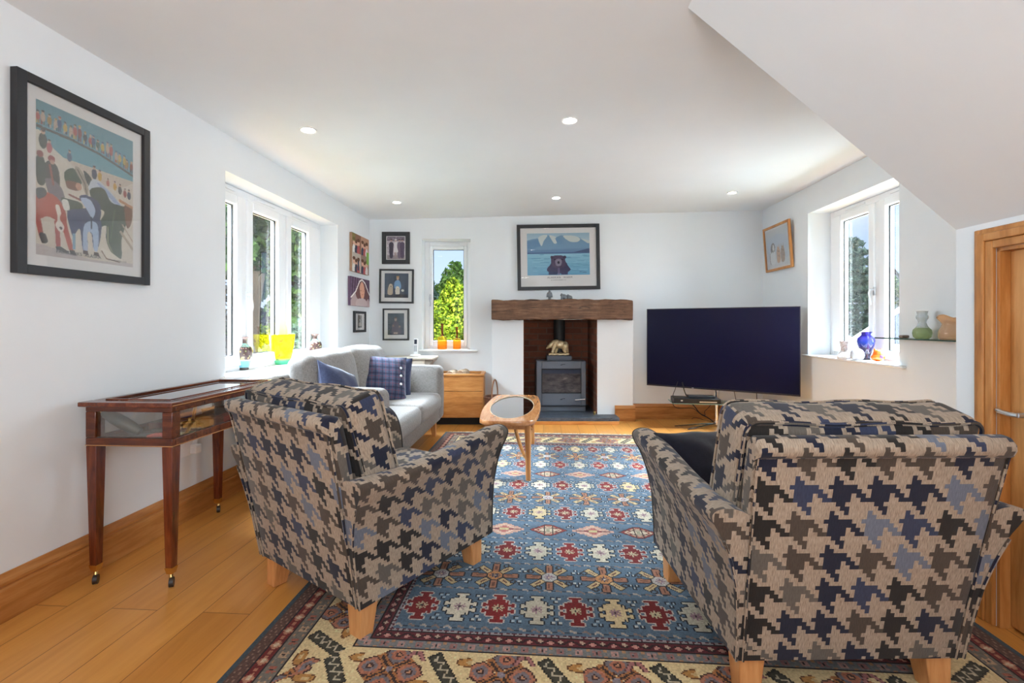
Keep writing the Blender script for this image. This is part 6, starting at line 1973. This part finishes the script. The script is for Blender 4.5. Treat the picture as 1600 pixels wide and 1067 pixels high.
# left window: broadleaf tree with gaps, purple bush, golden shrub, green hedge
tr_ = [([(0, 0, 0), (.1, 0, 1.6), (.3, .1, 2.8), (.2, .1, 4.0)], [.2, .16, .11, .05]), ([(.2, .05, 2.2), (1.0, .6, 3.2)], [.08, .03]), ([(.2, .05, 2.0), (-.9, -.3, 3.0)], [.08, .03])]
tree('broadleaf_tree', 'large dark green broadleaf tree filling the top of the long window', (-4.9, 8.6), LDARK, rnd_clumps((0, 0, 3.3), (2.3, 2.2, 1.5), 44, .30, .62), 26000, .12, 1, tr_)
tree('broadleaf_tree', 'hazy green broadleaf tree behind the farthest pane of the long window', (-5.7, 12.6), LGREY, rnd_clumps((0, 0, 3.2), (2.0, 1.8, 2.0), 34, .4, .8), 11000, .15, 2, tr_)
tree('purple_bush', 'dark purple-leaved bush low behind the long window', (-5.55, 9.9), LPURP, rnd_clumps((0, 0, .85), (.9, .9, .7), 22, .25, .5), 8000, .085, 3, cat='bush')
tree('purple_bush', 'tall dusky bush behind the nearest pane of the long window', (-5.0, 7.9), LPURP, rnd_clumps((-.25, -.3, 1.1), (.55, .7, .9), 22, .25, .45), 8000, .085, 33, cat='bush')
tree('golden_shrub', 'yellow-green shrub low outside the long window', (-4.95, 9.05), LYEL, rnd_clumps((0, 0, .62), (.42, .5, .55), 22, .16, .28), 10000, .07, 4, cat='shrub')
tree('green_bush', 'green bush outside the far pane of the long window', (-4.9, 10.3), LMID, rnd_clumps((0, 0, .9), (1.0, .9, .8), 22, .3, .5), 8000, .1, 5, cat='bush')
tree('green_bush', 'grey-green bush low outside the far pane of the long window', (-3.6, 8.0), LGREY, rnd_clumps((0, 0, .6), (.4, .6, .6), 16, .2, .35), 5000, .08, 6, cat='bush')
# small window: golden conifer before taller green ones
def cone(h, r, n, jit=.12):
    out = []
    for k in range(n):
        z = h * (k + .5) / n
        rr = r * (1 - (z / h) ** 1.5) ** .8 + .04
        m_ = max(1, int(2 + 9 * rr / r))
        for j in range(m_):
            a = 2 * PI * (j + rg.random()) / m_
            q = rr * rg.uniform(.6, .95)
            s_ = .10 + .16 * rr / r * r
            out.append(((q * math.cos(a), q * math.sin(a), z), (s_, s_, s_ * 1.3)))
    return out
tree('golden_conifer', 'bright golden conifer filling the lower part of the small window', (-1.22, 10.2), LYEL, cone(2.18, .95, 12), 42000, .055, 7, [([(0, 0, 0), (0, 0, 1.8)], [.07, .02])])
tree('green_conifer', 'tall mid green tree rising behind the golden conifer', (-1.85, 15.2), LMID, cone(3.25, 1.05, 12), 22000, .09, 8, [([(0, 0, 0), (0, 0, 2.8)], [.1, .03])])
tree('green_conifer', 'dark blue-green tree at the left edge of the small window', (-2.55, 14.0), LBLUE, cone(2.6, .75, 10), 20000, .08, 9, [([(0, 0, 0), (0, 0, 2.2)], [.1, .03])])
# right window: layered cedar, lighter tree, hedge
cl = []
for k in range(13):
    z = .5 + k * .24
    L = 1.6 * (1 - k / 13.6)
    for j in range(5):
        a = 2 * PI * (j / 5) + k * 1.3
        for q in (.3, .6, .95):
            cl.append(((L * q * math.cos(a), L * q * math.sin(a), z - .10 * q), (.24, .24, .06)))
tree('cedar_tree', 'blue-green layered conifer outside the right-hand window', (8.55, 12.0), LBLUE, cl, 26000, .065, 10, [([(0, 0, 0), (0, 0, 3.5)], [.14, .03])], aspect=2.4)
tree('broadleaf_tree', 'lighter green tree outside the near pane of the right-hand window', (11.6, 13.6), LMID, rnd_clumps((0, 0, 1.6), (.7, .9, 1.1), 24, .25, .45), 12000, .085, 12, tr_)
tree('green_bush', 'broad grey-green hedge bush beyond the white car', (9.6, 13.4), LGREY, rnd_clumps((0, 0, .9), (1.9, 1.2, .8), 40, .3, .5), 16000, .085, 13, cat='bush')
# lawn
t_ = NT('lawn')
n_ = t_.noise(t_.coord('Object'), 5, 6, .7)
m = MB(); m.bb((-40, -30, ZG - .2), (40, 60, ZG))
struct(m.build('lawn', t_.pbr(t_.ramp(n_, [(.3, S(70, 84, 48)), (.7, S(104, 116, 74))]), .9), smooth=0))

# white car parked along the house outside the right-hand window; local x along its length, nose to +x
car = thing('car', 'white car parked outside the right-hand window', 'car', (5.42, 5.35, ZG), R(90))
PAINT = flat('white_car_paint', (.82, .83, .84, 1), .18, coat=.6)
CGL = flat('car_glass_sky_tint', (.55, .62, .66, 1), .06, .0, coat=1)  # pale base colour puts the reflected sky into the windscreen
DGL = flat('dark_car_glass', (.03, .035, .045, 1), .05, coat=1)
low = [(-2.05, .30), (-2.10, .62), (-2.02, .92), (-1.85, .98), (1.0, .99), (1.75, .92), (2.02, .80), (2.12, .60), (2.10, .30)]
secs = []
for y, s_ in ((-.88, .0), (-.86, .02), (-.80, .05), (.80, .05), (.86, .02), (.88, .0)):
    secs.append([(x * (.985 + s_ * .3), y, z if z < .5 else z + s_ * .3) for x, z in low])
m = MB(); m.loft(secs, True, True); m.build('body', PAINT, car, smooth=40, bevel=.02)
cab = [(-1.95, .985), (-1.55, 1.42), (-1.2, 1.50), (-.2, 1.525), (.28, 1.48), (1.12, .985)]
secs = []
for y, k in ((-.83, 0), (-.66, 1), (.66, 1), (.83, 0)):
    secs.append([(x * (1 if k else 1), y * (1 if z < 1.1 else .86) if not k else y, z + (.02 if k and z > 1.2 else 0)) for x, z in cab])
m = MB(); m.loft(secs, True, True); m.build('cabin', PAINT, car, smooth=40)
m = MB(); m.add([(1.10, -.70, 1.005), (1.10, .70, 1.005), (.33, .60, 1.478), (.33, -.60, 1.478), (1.12, -.70, 1.012), (1.12, .70, 1.012), (.35, .60, 1.49), (.35, -.60, 1.49)], [(0, 1, 2, 3), (7, 6, 5, 4), (0, 4, 5, 1), (1, 5, 6, 2), (2, 6, 7, 3), (3, 7, 4, 0)])
m.build('windscreen', CGL, car, smooth=0)
m = MB(); m.tube([(1.13, .74, 1.01), (.34, .645, 1.495)], .018, 6); m.build('windscreen_trim', M_RUBBER, car)
for s_ in (-1, 1):
    def gl(pts):
        m = MB()
        vs = [(x, s_ * (.835 - .26 * max(0, z - 1.0) / .5 * .42), z) for x, z in pts]
        n_ = len(vs)
        m.add(vs + [(x, y - s_ * .03, z) for x, y, z in vs], [list(range(n_)), [n_ + k for k in range(n_)][::-1]] + [((k + 1) % n_, k, n_ + k, n_ + (k + 1) % n_) for k in range(n_)])
        return m
    gl([(.90, 1.01), (.30, 1.38), (-.30, 1.44), (-.32, 1.01)]).build('side_window', DGL, car, smooth=0)
    gl([(-.40, 1.01), (-.38, 1.44), (-1.1, 1.42), (-1.5, 1.20), (-1.55, 1.01)]).build('side_window', DGL, car, smooth=0)
    for x in (-1.32, 1.32):
        m = MB(); m.cyl((x, s_ * .70, .32), (x, s_ * .89, .32), .32, seg=28)
        w_ = m.build('wheel', M_RUBBER, car, bevel=.02)
        m = MB(); m.cyl((x, s_ * .88, .32), (x, s_ * .897, .32), .21, seg=24); m.build('hubcap', M_STEEL, w_)
    m = MB(); m.rbox((.95, s_ * .96, 1.03), (.10, .20, .13), .04, 3); m.build('wing_mirror', PAINT, car)
